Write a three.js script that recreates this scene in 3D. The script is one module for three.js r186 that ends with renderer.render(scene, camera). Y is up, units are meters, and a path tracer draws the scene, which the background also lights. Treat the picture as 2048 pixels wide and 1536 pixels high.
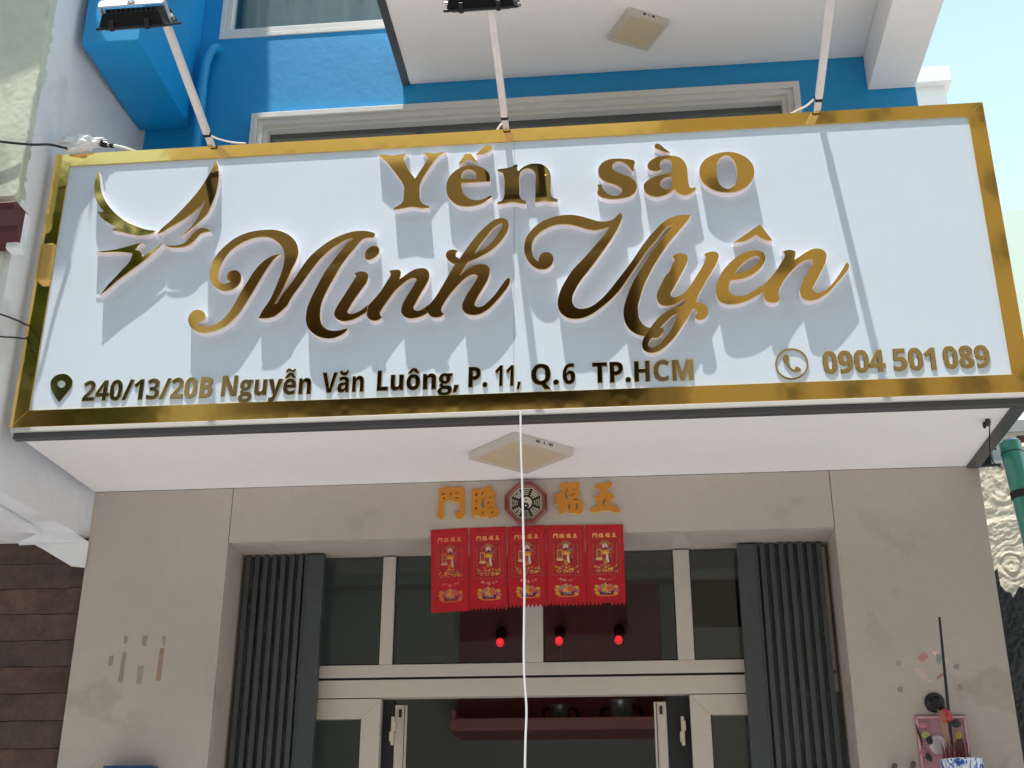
import * as THREE from 'three';
import { FontLoader } from 'three/addons/loaders/FontLoader.js';
import { RoundedBoxGeometry } from 'three/addons/geometries/RoundedBoxGeometry.js';
import { mergeGeometries, toCreasedNormals } from 'three/addons/utils/BufferGeometryUtils.js';

// ---------------------------------------------------------------- camera, sky, sun, exposure
const scene = new THREE.Scene();
const FPX = 2435.98, EYE = new THREE.Vector3(0.4383, 1.6, 4.6948);
const camera = new THREE.PerspectiveCamera(2 * Math.atan(768 / FPX) * 180 / Math.PI, 4 / 3, 0.05, 400);
camera.position.copy(EYE);
camera.rotation.set(0.3945, 0.1016, 0.0019, 'YXZ');
camera.updateMatrixWorld(true);
scene.add(camera);

const renderer = new THREE.WebGLRenderer({ antialias: true });
renderer.setSize(1024, 768);
renderer.toneMapping = THREE.LinearToneMapping;
renderer.toneMappingExposure = 1.55;
renderer.shadowMap.enabled = true;

// ---------------------------------------------------------------- seeded noise
let seed = 7;
const rnd = () => { seed = (seed * 1664525 + 1013904223) % 4294967296; return seed / 4294967296; };
const rr = (a, b) => a + (b - a) * rnd();
const hash = (x, y, s) => { let h = (x * 374761393 + y * 668265263 + s * 2147483647) | 0; h = Math.imul(h ^ (h >>> 13), 1274126177); return ((h ^ (h >>> 16)) >>> 0) / 4294967296; };
function vnoise(x, y, per, s) {
  const xi = Math.floor(x), yi = Math.floor(y), fx = x - xi, fy = y - yi, u = fx * fx * (3 - 2 * fx), v = fy * fy * (3 - 2 * fy);
  const m = (n) => ((n % per) + per) % per, h = (a, b) => hash(m(a), m(b), s);
  return (h(xi, yi) * (1 - u) + h(xi + 1, yi) * u) * (1 - v) + (h(xi, yi + 1) * (1 - u) + h(xi + 1, yi + 1) * u) * v;
}
function fbm(u, v, base, oct, s) { let a = 0, w = 0.5, t = 0, p = base; for (let i = 0; i < oct; i++) { a += w * vnoise(u * p, v * p, p, s + i); t += w; w *= 0.5; p *= 2; } return a / t; }
function dataTex(n, fn, srgb = true) {
  const d = new Uint8Array(n * n * 4);
  for (let j = 0; j < n; j++) for (let i = 0; i < n; i++) { const c = fn(i / n, j / n), o = 4 * (j * n + i); for (let k = 0; k < 3; k++) d[o + k] = Math.max(0, Math.min(255, 255 * (c.length ? c[k] : c))); d[o + 3] = 255; }
  const t = new THREE.DataTexture(d, n, n, THREE.RGBAFormat);
  t.wrapS = t.wrapT = THREE.RepeatWrapping; t.magFilter = THREE.LinearFilter; t.minFilter = THREE.LinearMipmapLinearFilter; t.generateMipmaps = true;
  if (srgb) t.colorSpace = THREE.SRGBColorSpace; t.needsUpdate = true; return t;
}
const mix = (a, b, t) => a.map((x, i) => x + (b[i] - x) * t), clamp = (x) => Math.max(0, Math.min(1, x)), sstep = (a, b, x) => { const t = clamp((x - a) / (b - a)); return t * t * (3 - 2 * t); };

// hazy pale sky, brighter towards the horizon, with thin cloud
{
  const W = 512, H = 256, d = new Float32Array(W * H * 4);
  for (let j = 0; j < H; j++) for (let i = 0; i < W; i++) {
    const el = ((j + 0.5) / H - 0.5) * Math.PI, s = Math.max(0, Math.sin(el)), o = 4 * (j * W + i);
    const c = mix([0.78, 0.97, 0.97], [0.15, 0.33, 0.60], Math.pow(s, 1.1));
    const cl = 0.7 * sstep(0.50, 0.74, fbm(i / W, j / H, 10, 5, 47)) * sstep(0.02, 0.2, s) * (1 - 0.6 * sstep(0.75, 1, s));
    const e = mix(c, [1.05, 1.05, 1.05], cl);
    const g = el < 0 ? 0.45 : 1;
    d[o] = e[0] * g; d[o + 1] = e[1] * g; d[o + 2] = e[2] * g; d[o + 3] = 1;
  }
  const t = new THREE.DataTexture(d, W, H, THREE.RGBAFormat, THREE.FloatType);
  t.mapping = THREE.EquirectangularReflectionMapping; t.magFilter = t.minFilter = THREE.LinearFilter; t.wrapS = THREE.RepeatWrapping; t.needsUpdate = true;
  scene.background = t; scene.environment = t;
}
const sun = new THREE.DirectionalLight(new THREE.Color().setRGB(1.0, 0.94, 0.84), 4.7);
sun.position.set(-0.58 * 4, 5.9 * 4, 1 * 4); sun.target.position.set(0, 2, 1);
sun.position.add(sun.target.position);
sun.castShadow = true; sun.shadow.mapSize.set(4096, 4096);
Object.assign(sun.shadow.camera, { left: -12, right: 12, top: 12, bottom: -12, near: 1, far: 60 });
scene.add(sun, sun.target);

// ---------------------------------------------------------------- a photograph pixel (2048 x 1536) met with a plane of the place
function ray(px, py) { return new THREE.Vector3((px - 1024) / FPX, -(py - 768) / FPX, -1).applyQuaternion(camera.quaternion); }
function meet(px, py, ax, v) { const d = ray(px, py); return d.multiplyScalar((v - EYE[ax]) / d[ax]).add(EYE); }
const onX = (px, py, v) => meet(px, py, 'x', v), onY = (px, py, v) => meet(px, py, 'y', v), onZ = (px, py, v) => meet(px, py, 'z', v);

// ---------------------------------------------------------------- builders
const used = {};
function numbered(n) { const k = used[n] = (used[n] ?? -1) + 1; return k ? n + '_' + String(k).padStart(3, '0') : n; }
function tag(o, label, category, group, kind) { o.userData.label = label; if (category) o.userData.category = category; if (group) o.userData.group = group; if (kind) o.userData.kind = kind; return o; }
function thing(name, label, category, group, at = [0, 0, 0]) { const g = new THREE.Group(); g.name = numbered(name); g.position.set(...at); scene.add(g); return tag(g, label, category, group); }
function part(name, geo, m, parent, label) {
  const o = new THREE.Mesh(geo, m); o.name = parent ? name : numbered(name); o.castShadow = o.receiveShadow = true; (parent ?? scene).add(o);
  if (parent && parent.parent === scene || parent?.isMesh || parent?.isGroup) { const p = wpos(parent); o.position.sub(p); }
  if (label) o.userData.label = label; return o;
}
function wpos(p) { const v = new THREE.Vector3(); while (p && p !== scene) { v.add(p.position); p = p.parent; } return v; }
// uv in metres by the way each face points
function uvm(g, size = 1) {
  g = g.index ? g.toNonIndexed() : g; const p = g.attributes.position, uv = new Float32Array(p.count * 2), a = new THREE.Vector3(), b = new THREE.Vector3(), c = new THREE.Vector3();
  for (let i = 0; i < p.count; i += 3) {
    a.fromBufferAttribute(p, i); b.fromBufferAttribute(p, i + 1).sub(a); c.fromBufferAttribute(p, i + 2).sub(a); b.cross(c);
    const ax = Math.abs(b.x), ay = Math.abs(b.y), az = Math.abs(b.z);
    for (let k = 0; k < 3; k++) { const x = p.getX(i + k), y = p.getY(i + k), z = p.getZ(i + k); const w = az >= ax && az >= ay ? [x, y] : ax >= ay ? [z, y] : [x, z]; uv[2 * (i + k)] = w[0] / size; uv[2 * (i + k) + 1] = w[1] / size; }
  }
  g.setAttribute('uv', new THREE.BufferAttribute(uv, 2)); return g;
}
function box(x0, x1, y0, y1, z0, z1, r = 0, size = 1) {
  const w = Math.abs(x1 - x0), h = Math.abs(y1 - y0), d = Math.abs(z1 - z0);
  const g = r > 0 ? new RoundedBoxGeometry(w, h, d, 2, Math.min(r, w / 2.01, h / 2.01, d / 2.01)) : new THREE.BoxGeometry(w, h, d);
  g.translate((x0 + x1) / 2, (y0 + y1) / 2, (z0 + z1) / 2); return uvm(g, size);
}
function tube(pts, r, seg = 24, rad = 8, closed = false) { const c = new THREE.CatmullRomCurve3(pts.map((p) => p.isVector3 ? p : new THREE.Vector3(...p)), closed); return new THREE.TubeGeometry(c, seg, r, rad, closed); }
function cyl(r0, r1, a, b, n = 20) { const A = new THREE.Vector3(...a), B = new THREE.Vector3(...b), d = B.clone().sub(A), g = new THREE.CylinderGeometry(r1, r0, d.length(), n); g.applyQuaternion(new THREE.Quaternion().setFromUnitVectors(new THREE.Vector3(0, 1, 0), d.clone().normalize())); g.translate((A.x + B.x) / 2, (A.y + B.y) / 2, (A.z + B.z) / 2); return g; }
function prism(pts, z0, z1, bevel = 0) {       // outline in x,y -> solid between z0 and z1
  const s = new THREE.Shape(pts.map((p) => new THREE.Vector2(p[0] ?? p.x, p[1] ?? p.y)));
  const g = new THREE.ExtrudeGeometry(s, { depth: z1 - z0 - 2 * bevel, bevelEnabled: bevel > 0, bevelSize: bevel, bevelThickness: bevel, bevelOffset: -bevel, bevelSegments: 2, curveSegments: 8 });
  g.translate(0, 0, z0 + bevel); return uvm(g);
}
const lin = (r, g, b) => new THREE.Color().setRGB(r, g, b);
const M = (o) => new THREE.MeshStandardMaterial({ roughness: 0.7, ...o });
const MP = (o) => new THREE.MeshPhysicalMaterial({ roughness: 0.7, ...o });

// ---------------------------------------------------------------- materials
const fine = dataTex(256, (u, v) => 0.5 + 0.5 * (fbm(u, v, 32, 3, 1) - 0.5), false);
const plasterBump = dataTex(512, (u, v) => 0.6 * fbm(u, v, 6, 5, 3) + 0.4 * fbm(u, v, 64, 2, 9), false);
const mottle = (c, amt, s, stain) => dataTex(512, (u, v) => { const a = fbm(u, v, 4, 5, s), b = fbm(u, v, 40, 3, s + 20); let k = 1 + amt * ((a - 0.5) * 1.4 + (b - 0.5) * 0.8); let o = c.map((x) => x * k); if (stain) { const t = sstep(0.62, 0.78, fbm(u, v, 7, 5, s + 50)) * stain[3]; o = mix(o, stain, t); } return o; });
const mWhite = M({ color: 0xffffff, map: mottle([0.90, 0.895, 0.885], 0.03, 11), roughness: 0.75, bumpMap: plasterBump, bumpScale: 0.002 });
const mSoffit = M({ map: mottle([0.945, 0.935, 0.93], 0.02, 17), roughness: 0.8 });
const mSide = M({ map: mottle([0.90, 0.905, 0.92], 0.04, 12, [0.66, 0.64, 0.60, 0.25]), roughness: 0.8, bumpMap: plasterBump, bumpScale: 0.004 });
const mBlue = MP({ map: mottle([0.0, 0.585, 0.84], 0.06, 21), specularIntensity: 1, ior: 1.6, roughness: 0.46, bumpMap: plasterBump, bumpScale: 0.0014 });
const mGreenWall = M({ map: mottle([0.80, 0.83, 0.76], 0.08, 23, [0.55, 0.55, 0.48, 0.35]), roughness: 0.85, bumpMap: plasterBump, bumpScale: 0.004 });
const mMarble = M({
  map: dataTex(1024, (u, v) => {
    const w = fbm(u, v, 4, 5, 61), vein = Math.abs(fbm(u + 0.15 * w, v + 0.1 * w, 3, 5, 70) - 0.5), a = fbm(u, v, 3, 5, 75), b = fbm(u, v, 60, 2, 77);
    let c = mix([0.745, 0.70, 0.665], [0.72, 0.675, 0.64], sstep(0.3, 0.7, a)); c = c.map((x) => x * (1 + 0.03 * (b - 0.5)));
    c = mix(c, [0.56, 0.50, 0.465], 0.35 * (1 - sstep(0.0, 0.022, vein)) * sstep(0.45, 0.75, w));
    return mix(c, [0.60, 0.545, 0.50], 0.25 * sstep(0.62, 0.74, fbm(u, v, 18, 4, 81)) * sstep(0.5, 0.7, a));
  }), roughness: 0.42,
});
const mStucco = M({ map: mottle([0.84, 0.80, 0.73], 0.12, 31, [0.68, 0.60, 0.50, 0.5]), roughness: 0.95 });
const mBrown = [0, 1, 2].map((k) => M({ map: mottle([[0.35, 0.275, 0.245], [0.33, 0.265, 0.24], [0.365, 0.285, 0.25]][k], 0.25, 33 + k), roughness: 0.9, bumpMap: dataTex(256, (u, v) => fbm(u, v, 5, 5, 90 + k), false), bumpScale: 0.02 }));
const mMaroon = M({ color: lin(0.085, 0.012, 0.018), roughness: 0.5 });
const mConcrete = M({ map: mottle([0.665, 0.66, 0.665], 0.12, 41, [0.5, 0.47, 0.44, 0.5]), roughness: 0.95 });
const mPanel = MP({ map: mottle([0.835, 0.885, 0.945], 0.012, 44), roughness: 0.42, clearcoat: 0.15, clearcoatRoughness: 0.4 });
const wavy = dataTex(512, (u, v) => fbm(u, v, 5, 4, 101), false);
const mGold = M({ color: lin(0.92, 0.60, 0.20), metalness: 1, roughness: 0.05 });
const mGoldFrame = M({ color: lin(0.95, 0.63, 0.20), metalness: 1, roughness: 0.07, bumpMap: wavy, bumpScale: 0.0009 });
const mGoldText = M({ color: lin(0.72, 0.55, 0.32), metalness: 1, roughness: 0.06 });
const mLetterSide = M({ color: lin(0.87, 0.80, 0.845), roughness: 0.5 });
const mGrey = M({ color: lin(0.085, 0.083, 0.088), roughness: 0.45, metalness: 0.2 });
const mAluWhite = M({ color: lin(0.62, 0.60, 0.58), roughness: 0.4 });
const mAlu = M({ map: mottle([0.79, 0.75, 0.71], 0.03, 55), roughness: 0.42 });
const mTubeWhite = M({ map: mottle([0.86, 0.83, 0.82], 0.10, 57), roughness: 0.45, bumpMap: fine, bumpScale: 0.0006 });
const mGate = M({ map: mottle([0.30, 0.315, 0.33], 0.12, 58), roughness: 0.5, metalness: 0.25 });
const mGateDark = M({ color: lin(0.02, 0.021, 0.022), roughness: 0.6, metalness: 0.2 });
const mBlack = M({ color: lin(0.012, 0.012, 0.014), roughness: 0.35, metalness: 0.3 });
const mBlackMatte = M({ color: lin(0.018, 0.018, 0.020), roughness: 0.75 });
const mChrome = M({ color: lin(0.75, 0.75, 0.76), roughness: 0.22, metalness: 0.9 });
const mGlass = MP({ color: lin(0.90, 0.95, 0.94), transmission: 1, thickness: 0, roughness: 0.02, ior: 1.45 });
const mDarkGlass = MP({ color: lin(0.10, 0.12, 0.13), roughness: 0.06, metalness: 0.0, clearcoat: 1, clearcoatRoughness: 0.03 });
const mCable = M({ color: lin(0.82, 0.82, 0.84), roughness: 0.5 });
const mLampLens = M({ color: lin(0.60, 0.50, 0.34), roughness: 0.35 });
const mOrange = M({ color: lin(0.58, 0.215, 0.016), roughness: 0.6 });
const mFoam = M({ color: lin(0.75, 0.60, 0.22), roughness: 0.8 });
const mRoom = M({ color: lin(0.40, 0.43, 0.42), roughness: 0.9 });

const mAltar = M({ color: lin(0.30, 0.12, 0.115), roughness: 0.7 });
const mPink = M({ color: lin(0.62, 0.26, 0.25), roughness: 0.6 });

// ================================================================= THE GROUND AND THE STREET
tag(part('street_ground', uvm(new THREE.PlaneGeometry(240, 240, 2, 2).rotateX(-Math.PI / 2), 2.2), mConcrete), 'pale concrete street ground in front of the shop', undefined, undefined, 'structure');

// ================================================================= THE SHOPHOUSE
const HS = 3.1435, ZS = 0.687, ZP = 0.681, WX = 1.8, OX0 = -1.202, OX1 = 1.2234, OY = 2.9096;
const house = thing('shophouse', 'shophouse with cream marble ground floor and bright blue upper wall', 'building');
// marble cladding, slab by slab with fine joints
const JL = onZ(463, 985, 0).x, JR = onZ(1658, 945, 0).x, jt = 0.0012;
const marble = (x0, x1, y0, y1) => part('marble_slab', box(x0 + jt, x1 - jt, y0 + jt, y1 - jt, -0.025, 0, 0.0015, 1.7), mMarble, house);
marble(-WX, OX0, 1.24, HS); marble(-WX, OX0, 0, 1.24); marble(OX1, WX, 1.30, HS); marble(OX1, WX, 0, 1.30);
marble(OX0, 0.02, OY, HS); marble(0.02, OX1, OY, HS);
// reveals of the opening
const RV = -0.285;
part('marble_reveal', box(OX0 - 0.02, OX0 - 0.001, 0, OY, RV, -0.026, 0.001, 1.7), mMarble, house);
part('marble_reveal', box(OX1 + 0.001, OX1 + 0.02, 0, OY, RV, -0.026, 0.001, 1.7), mMarble, house);
part('marble_reveal', box(OX0 - 0.02, OX1 + 0.02, OY + 0.001, OY + 0.02, RV, -0.026, 0.001, 1.7), mMarble, house);
// structural wall behind the slabs, around the opening
part('masonry', box(-WX, OX0 - 0.021, 0, HS + 0.1, -0.30, -0.027), mWhite, house);
part('masonry', box(OX1 + 0.021, WX, 0, HS + 0.1, -0.30, -0.027), mWhite, house);
part('masonry', box(OX0 - 0.021, OX1 + 0.021, OY + 0.021, HS + 0.1, -0.30, -0.027), mWhite, house);
// side walls, roof
part('side_wall', box(WX - 0.10, WX, 0, 9, -5.2, -0.301), mWhite, house);
part('side_wall', box(-WX, -WX + 0.10, 0, 9, -5.2, -0.301), mWhite, house);
part('roof', box(-WX, WX, 9.0, 9.15, -5.2, 0), mWhite, house);
// canopy slab with its flat white underside and grey edge channel
part('canopy_slab', box(-WX, WX - 0.047, HS, HS + 0.09, 0.001, 0.645, 0, 1.5), mSoffit, house);
part('edge_channel', box(-1.822, WX + 0.002, 3.135, 3.158, 0.646, 0.680, 0.003), mGrey, house);
part('edge_channel', box(WX - 0.046, WX + 0.0015, 3.132, 3.215, 0.002, 0.645, 0.003), mGrey, house);
part('edge_trim', box(-1.832, 1.822, 3.159, 3.176, 0.652, 0.688, 0.002), mAluWhite, house);
part('edge_trim', box(WX + 0.002, WX + 0.010, 3.16, 3.22, 0.01, 0.645, 0.001), mAluWhite, house);
// blue upper wall around the two windows
const WY = 4.10, W1 = { x0: onZ(503, 224, 0.043).x, x1: onZ(1598, 163, 0.043).x, top: (onZ(503, 224, 0.043).y + onZ(1598, 163, 0.043).y) / 2 }, W2 = { x0: onZ(437, 78, 0.005).x, x1: 1.2, bot: onZ(437, 78, 0.005).y, top: 7.0 };
const blue = (x0, x1, y0, y1) => part('blue_wall', box(x0, x1, y0, y1, -0.30, 0, 0, 1.6), mBlue, house);
blue(-WX, W1.x0, HS + 0.101, W2.bot); blue(W1.x1, 1.778, HS + 0.101, W2.bot); blue(W1.x0, W1.x1, W1.top, W2.bot); blue(W1.x0, W1.x1, HS + 0.101, 3.72);
blue(-WX, W2.x0, W2.bot, 9); blue(W2.x1, 1.778, W2.bot, 9); blue(W2.x0, W2.x1, W2.top, 9);
// blue pier at the left, white pier and balcony slab at the right
part('blue_pier', box(-1.830, -1.577, 4.943, 8.9, 0.001, 0.652, 0.006, 1.6), mBlue, house);
part('white_pier', box(1.567, 1.776, 4.933, 6.6, 0.001, 0.66, 0.005, 1.5), mSoffit, house);
part('balcony_slab', box(-0.527, 1.566, 5.117, 5.27, 0.001, 0.655, 0.002, 1.5), mSoffit, house);
part('balcony_channel', box(-0.563, -0.528, 5.110, 5.28, 0.001, 0.655, 0.003), mGrey, house);
part('balcony_channel', box(-0.552, 1.566, 5.112, 5.28, 0.656, 0.70, 0.003), mGrey, house);
// window frames with stepped mouldings
function windowOf(x0, x1, y0, y1, steps, w, glassMat, inner) {
  const f = part('window_frame', new THREE.BufferGeometry(), mWhite, house); const gs = [];
  steps.forEach(([a, b, z]) => {
    const o = [x0 + a, x1 - a, y0 + a, y1 - a], i = [x0 + b, x1 - b, y0 + b, y1 - b];
    const s = new THREE.Shape([[o[0], o[2]], [o[1], o[2]], [o[1], o[3]], [o[0], o[3]]].map((p) => new THREE.Vector2(...p)));
    s.holes.push(new THREE.Path([[i[0], i[2]], [i[0], i[3]], [i[1], i[3]], [i[1], i[2]]].map((p) => new THREE.Vector2(...p))));
    gs.push(new THREE.ExtrudeGeometry(s, { depth: z + 0.05, bevelEnabled: true, bevelSize: 0.003, bevelThickness: 0.003, bevelOffset: -0.003, bevelSegments: 2 }).translate(0, 0, -0.05));
  });
  f.geometry = uvm(mergeGeometries(gs.map((g) => { g.deleteAttribute('uv'); return g; })));
  const k = steps[steps.length - 1][1];
  part('pane', box(x0 + k - 0.002, x1 - k + 0.002, y0 + k - 0.002, y1 - k + 0.002, -0.036, -0.030), glassMat, f);
  return f;
}
windowOf(W1.x0, W1.x1, 3.70, W1.top, [[0, 0.030, 0.040], [0.0305, 0.056, 0.026], [0.0565, 0.078, 0.010]], 0, mDarkGlass);
windowOf(W2.x0, W2.x1, W2.bot, W2.top, [[0, 0.026, 0.002], [0.0265, 0.056, 0.0]], 0, mGlass);
// room behind the upper window: back wall and a pale curtain
part('upper_floor_slab', box(-WX + 0.1, WX - 0.1, 3.54, 3.66, -5.1, -0.301), mRoom, house);
part('upper_back_wall', box(-WX + 0.1, WX - 0.1, 3.66, 8.9, -5.2, -5.1), mRoom, house);
part('upper_floor_slab', box(-WX + 0.1, WX - 0.1, 5.2, 5.35, -5.1, -0.301), mRoom, house);
{
  const g = new THREE.PlaneGeometry(2.6, 1.55, 200, 1), p = g.attributes.position;
  for (let i = 0; i < p.count; i++) p.setZ(i, 0.02 * Math.sin(p.getX(i) * 48) + 0.012 * Math.sin(p.getX(i) * 21 + 1));
  g.computeVertexNormals(); g.translate(-0.15, 6.22, -0.17);
  part('curtain', g, MP({ color: lin(0.42, 0.46, 0.46), roughness: 0.95, transmission: 0.35, thickness: 0, side: THREE.DoubleSide }), house);
}
// painted drain pipe on the blue wall: a bend, then down beside the pier
{
  const a = onZ(434, 92, 0.03), b = onZ(416, 112, 0.045), c = onZ(407, 150, 0.05), d = onZ(398, 240, 0.05);
  part('drain_pipe', tube([[a.x, a.y, -0.02], [a.x - 0.01, a.y - 0.005, 0.03], [b.x, b.y, 0.046], [c.x, c.y, 0.05], [d.x, d.y, 0.05], [d.x + 0.005, 4.2, 0.05], [d.x + 0.005, 3.3, 0.05]], 0.026, 60, 14), mBlue, house);
}
// ---- ground floor room seen through the shop front
part('room_floor', box(-WX + 0.1, WX - 0.1, 0.004, 0.03, -5.1, -0.30, 0, 1), M({ color: lin(0.42, 0.38, 0.34), roughness: 0.35 }), house);
part('room_back_wall', box(-WX + 0.1, WX - 0.1, 0.03, 3.54, -3.1, -3.0), mRoom, house);
part('room_ceiling', box(-WX + 0.1, WX - 0.1, 3.46, 3.535, -3.0, -0.301), mRoom, house);
part('room_beam', box(-WX + 0.1, WX - 0.1, 3.40, 3.459, -2.999, -2.85), mRoom, house);
part('room_side_wall', box(-WX + 0.1, -WX + 0.12, 0.03, 3.459, -2.999, -0.302), mRoom, house);
part('room_side_wall', box(WX - 0.12, WX - 0.1, 0.03, 3.459, -2.999, -0.302), mRoom, house);

// ================================================================= THE SIGN
const sign = thing('shop_sign', 'long white shop sign with mirror gold border and raised gold lettering', 'sign', undefined, [0, 3.177, 0.62]);
const SX0 = -1.838, SX1 = 1.819, SY0 = 3.177, SY1 = 4.362, IX0 = -1.771, IX1 = 1.758, IY0 = 3.244, IY1 = 4.304;
part('back_box', box(SX0 + 0.004, SX1 - 0.004, SY0 + 0.004, SY1 - 0.004, 0.640, 0.672), mAluWhite, sign);
// the white face is three sheets with hairline joints
for (const [a, b] of [[IX0 - 0.01, onZ(1028, 600, ZP).x - 0.0006], [onZ(1028, 600, ZP).x + 0.0006, IX1 + 0.01]]) part('face_sheet', box(a, b, IY0 - 0.01, IY1 + 0.01, 0.6725, ZP, 0, 1.3), mPanel, sign);
part('border_strip', prism([[SX0, SY1], [IX0, IY1], [IX1, IY1], [SX1, SY1]], 0.6815, ZS, 0.0012), mGoldFrame, sign);
part('border_strip', prism([[SX0, SY0], [SX1, SY0], [IX1, IY0], [IX0, IY0]], 0.6815, ZS, 0.0012), mGoldFrame, sign);
part('border_strip', prism([[SX0, SY0], [IX0, IY0], [IX0, IY1], [SX0, SY1]], 0.6815, ZS, 0.0012), mGoldFrame, sign);
part('border_strip', prism([[SX1, SY0], [SX1, SY1], [IX1, IY1], [IX1, IY0]], 0.6815, ZS, 0.0012), mGoldFrame, sign);
part('border_side', box(SX0 - 0.002, SX0 + 0.003, SY0, SY1, 0.640, 0.6814), mGoldFrame, sign);
part('border_side', box(SX1 - 0.003, SX1 + 0.002, SY0, SY1, 0.640, 0.6814), mGoldFrame, sign);
part('border_side', box(SX0, SX1, SY1 - 0.003, SY1 + 0.002, 0.640, 0.6814), mGoldFrame, sign);

// outlines read off the photograph at 8x: [x0, y0, points...]; a third number 1 marks a sharp corner
function outline(groups, sc = 8) { const out = []; for (const [ox, oy, pts] of groups) for (const p of pts) out.push([ox + p[0] / sc, oy + p[1] / sc, p[2] ? 1 : 0]); return out; }
function smooth(pts, n = 4) {           // closed curve through the points, broken at the corners
  const N = pts.length, first = pts.findIndex((p) => p[2]);
  if (first < 0) { const c = new THREE.CatmullRomCurve3(pts.map((p) => new THREE.Vector3(p[0], p[1], 0)), true, 'centripetal'); return c.getPoints(N * n).slice(0, -1).map((p) => [p.x, p.y]); }
  const q = [...pts.slice(first), ...pts.slice(0, first), pts[first]], out = []; let run = [q[0]];
  for (let i = 1; i < q.length; i++) {
    run.push(q[i]);
    if (q[i][2]) {
      if (run.length === 2) out.push([run[0][0], run[0][1]]);
      else { const c = new THREE.CatmullRomCurve3(run.map((p) => new THREE.Vector3(p[0], p[1], 0)), false, 'centripetal'); c.getPoints((run.length - 1) * n).slice(0, -1).forEach((p) => out.push([p.x, p.y])); }
      run = [q[i]];
    }
  }
  return out;
}
function shapeOnPlane(contours, z, sc = 8) {
  const [outer, ...holes] = contours.map((c) => smooth(outline(c, sc)).map(([x, y]) => { const p = onZ(x, y, z); return new THREE.Vector2(p.x, p.y); }));
  const s = new THREE.Shape(outer); for (const h of holes) s.holes.push(new THREE.Path(h)); return s;
}
const DEPTH = 0.033; let letterNo = 0;
function raised(name, contours, label) {
  const zf = ZP + DEPTH, s = shapeOnPlane(contours, zf), k = letterNo++;
  const cap = new THREE.ExtrudeGeometry(s, { depth: 0.0022, bevelEnabled: true, bevelThickness: 0.0006, bevelSize: 0.0006, bevelOffset: -0.0006, bevelSegments: 1 });
  cap.translate(0, 0, zf - 0.0028 + 0.00025 * (k % 5));
  cap.computeBoundingBox(); const c = cap.boundingBox.getCenter(new THREE.Vector3()), tx = rr(-1, 1) * 0.006, ty = rr(-1, 1) * 0.006, p = cap.attributes.position;
  for (let i = 0; i < p.count; i++) p.setZ(i, p.getZ(i) + 0.0004 + (p.getX(i) - c.x) * ty + (p.getY(i) - c.y) * tx);
  cap.computeVertexNormals();
  const face = part(name, uvm(cap), mGold, sign, label);
  part('letter_side', uvm(new THREE.ExtrudeGeometry(s, { depth: DEPTH - 0.0046, bevelEnabled: false }).translate(0, 0, ZP)), mLetterSide, face);
}
// --- upper line
raised('letter', [[[744, 270, [[95, 315, 1], [200, 308], [330, 325], [460, 305], [575, 290, 1], [515, 330], [505, 370], [530, 450], [600, 580], [690, 695, 1], [790, 540], [850, 450], [885, 380], [870, 330], [805, 285, 1], [900, 280], [1000, 295], [1100, 275], [1190, 270, 1], [1100, 310], [1030, 370], [950, 480], [870, 600], [800, 720], [768, 800], [765, 950], [772, 1040], [815, 1100], [915, 1140, 1], [915, 1168, 1], [780, 1170], [635, 1150], [490, 1175], [345, 1200, 1], [345, 1165, 1], [450, 1110], [490, 1060], [510, 950], [510, 830], [480, 760], [430, 690], [320, 540], [230, 430], [150, 360]]]]], 'capital Y of the upper line');
raised('letter', [[[880, 270, [[805, 745, 1], [800, 660], [765, 590], [700, 530], [600, 495], [480, 485], [370, 505], [260, 560], [160, 650], [110, 760], [100, 870], [130, 990], [200, 1070], [290, 1125], [400, 1145], [520, 1140], [650, 1105], [760, 1045], [830, 990, 1], [810, 965, 1], [740, 1005], [650, 1035], [550, 1040], [450, 1005], [380, 930], [350, 840], [345, 768, 1]]]], [[880, 270, [[350, 705, 1], [345, 650], [370, 590], [430, 555], [500, 560], [560, 600], [578, 660], [578, 700, 1]]]]]);
raised('accent_mark', [[[880, 270, [[400, 300, 1], [490, 298, 1], [612, 440, 1], [452, 385, 1], [340, 452], [292, 468, 1]]]]]);
raised('accent_mark', [[[880, 270, [[575, 322, 1], [650, 240], [720, 180], [775, 160], [820, 175], [835, 210], [800, 250], [720, 290]]]]]);
raised('letter', [[[880, 270, [[920, 545, 1], [1050, 530], [1150, 505], [1210, 470], [1245, 480], [1235, 530], [1250, 580, 1], [1320, 520], [1420, 470], [1530, 455], [1630, 470], [1720, 530], [1770, 640], [1775, 780], [1780, 950], [1805, 1000], [1885, 1030, 1], [1885, 1075, 1], [1780, 1070], [1660, 1058], [1520, 1085, 1], [1525, 980], [1525, 800], [1525, 640], [1500, 580], [1430, 540], [1350, 550], [1290, 600], [1270, 680], [1275, 850], [1280, 980], [1310, 1030], [1380, 1055, 1], [1380, 1112, 1], [1270, 1092], [1150, 1075], [1030, 1098], [920, 1115, 1], [920, 1070, 1], [990, 1050], [1020, 1000], [1030, 850], [1025, 680], [1000, 610], [920, 577, 1]]]]]);
raised('letter', [[[1180, 260, [[420, 456], [560, 460], [640, 470], [700, 485], [720, 520], [705, 580], [710, 652, 1], [665, 660, 1], [620, 590], [550, 530], [470, 507], [400, 520], [360, 570], [370, 630], [450, 680], [560, 720], [660, 760], [730, 830], [752, 920], [720, 1000], [640, 1060], [530, 1090], [400, 1105], [270, 1100], [150, 1060], [115, 1010], [130, 950], [120, 870, 1], [182, 868, 1], [205, 930], [260, 1000], [350, 1045], [430, 1050], [490, 1015], [512, 960], [460, 905], [360, 862], [250, 830], [160, 765], [130, 680], [140, 600], [200, 520], [300, 470]]]]]);
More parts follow.
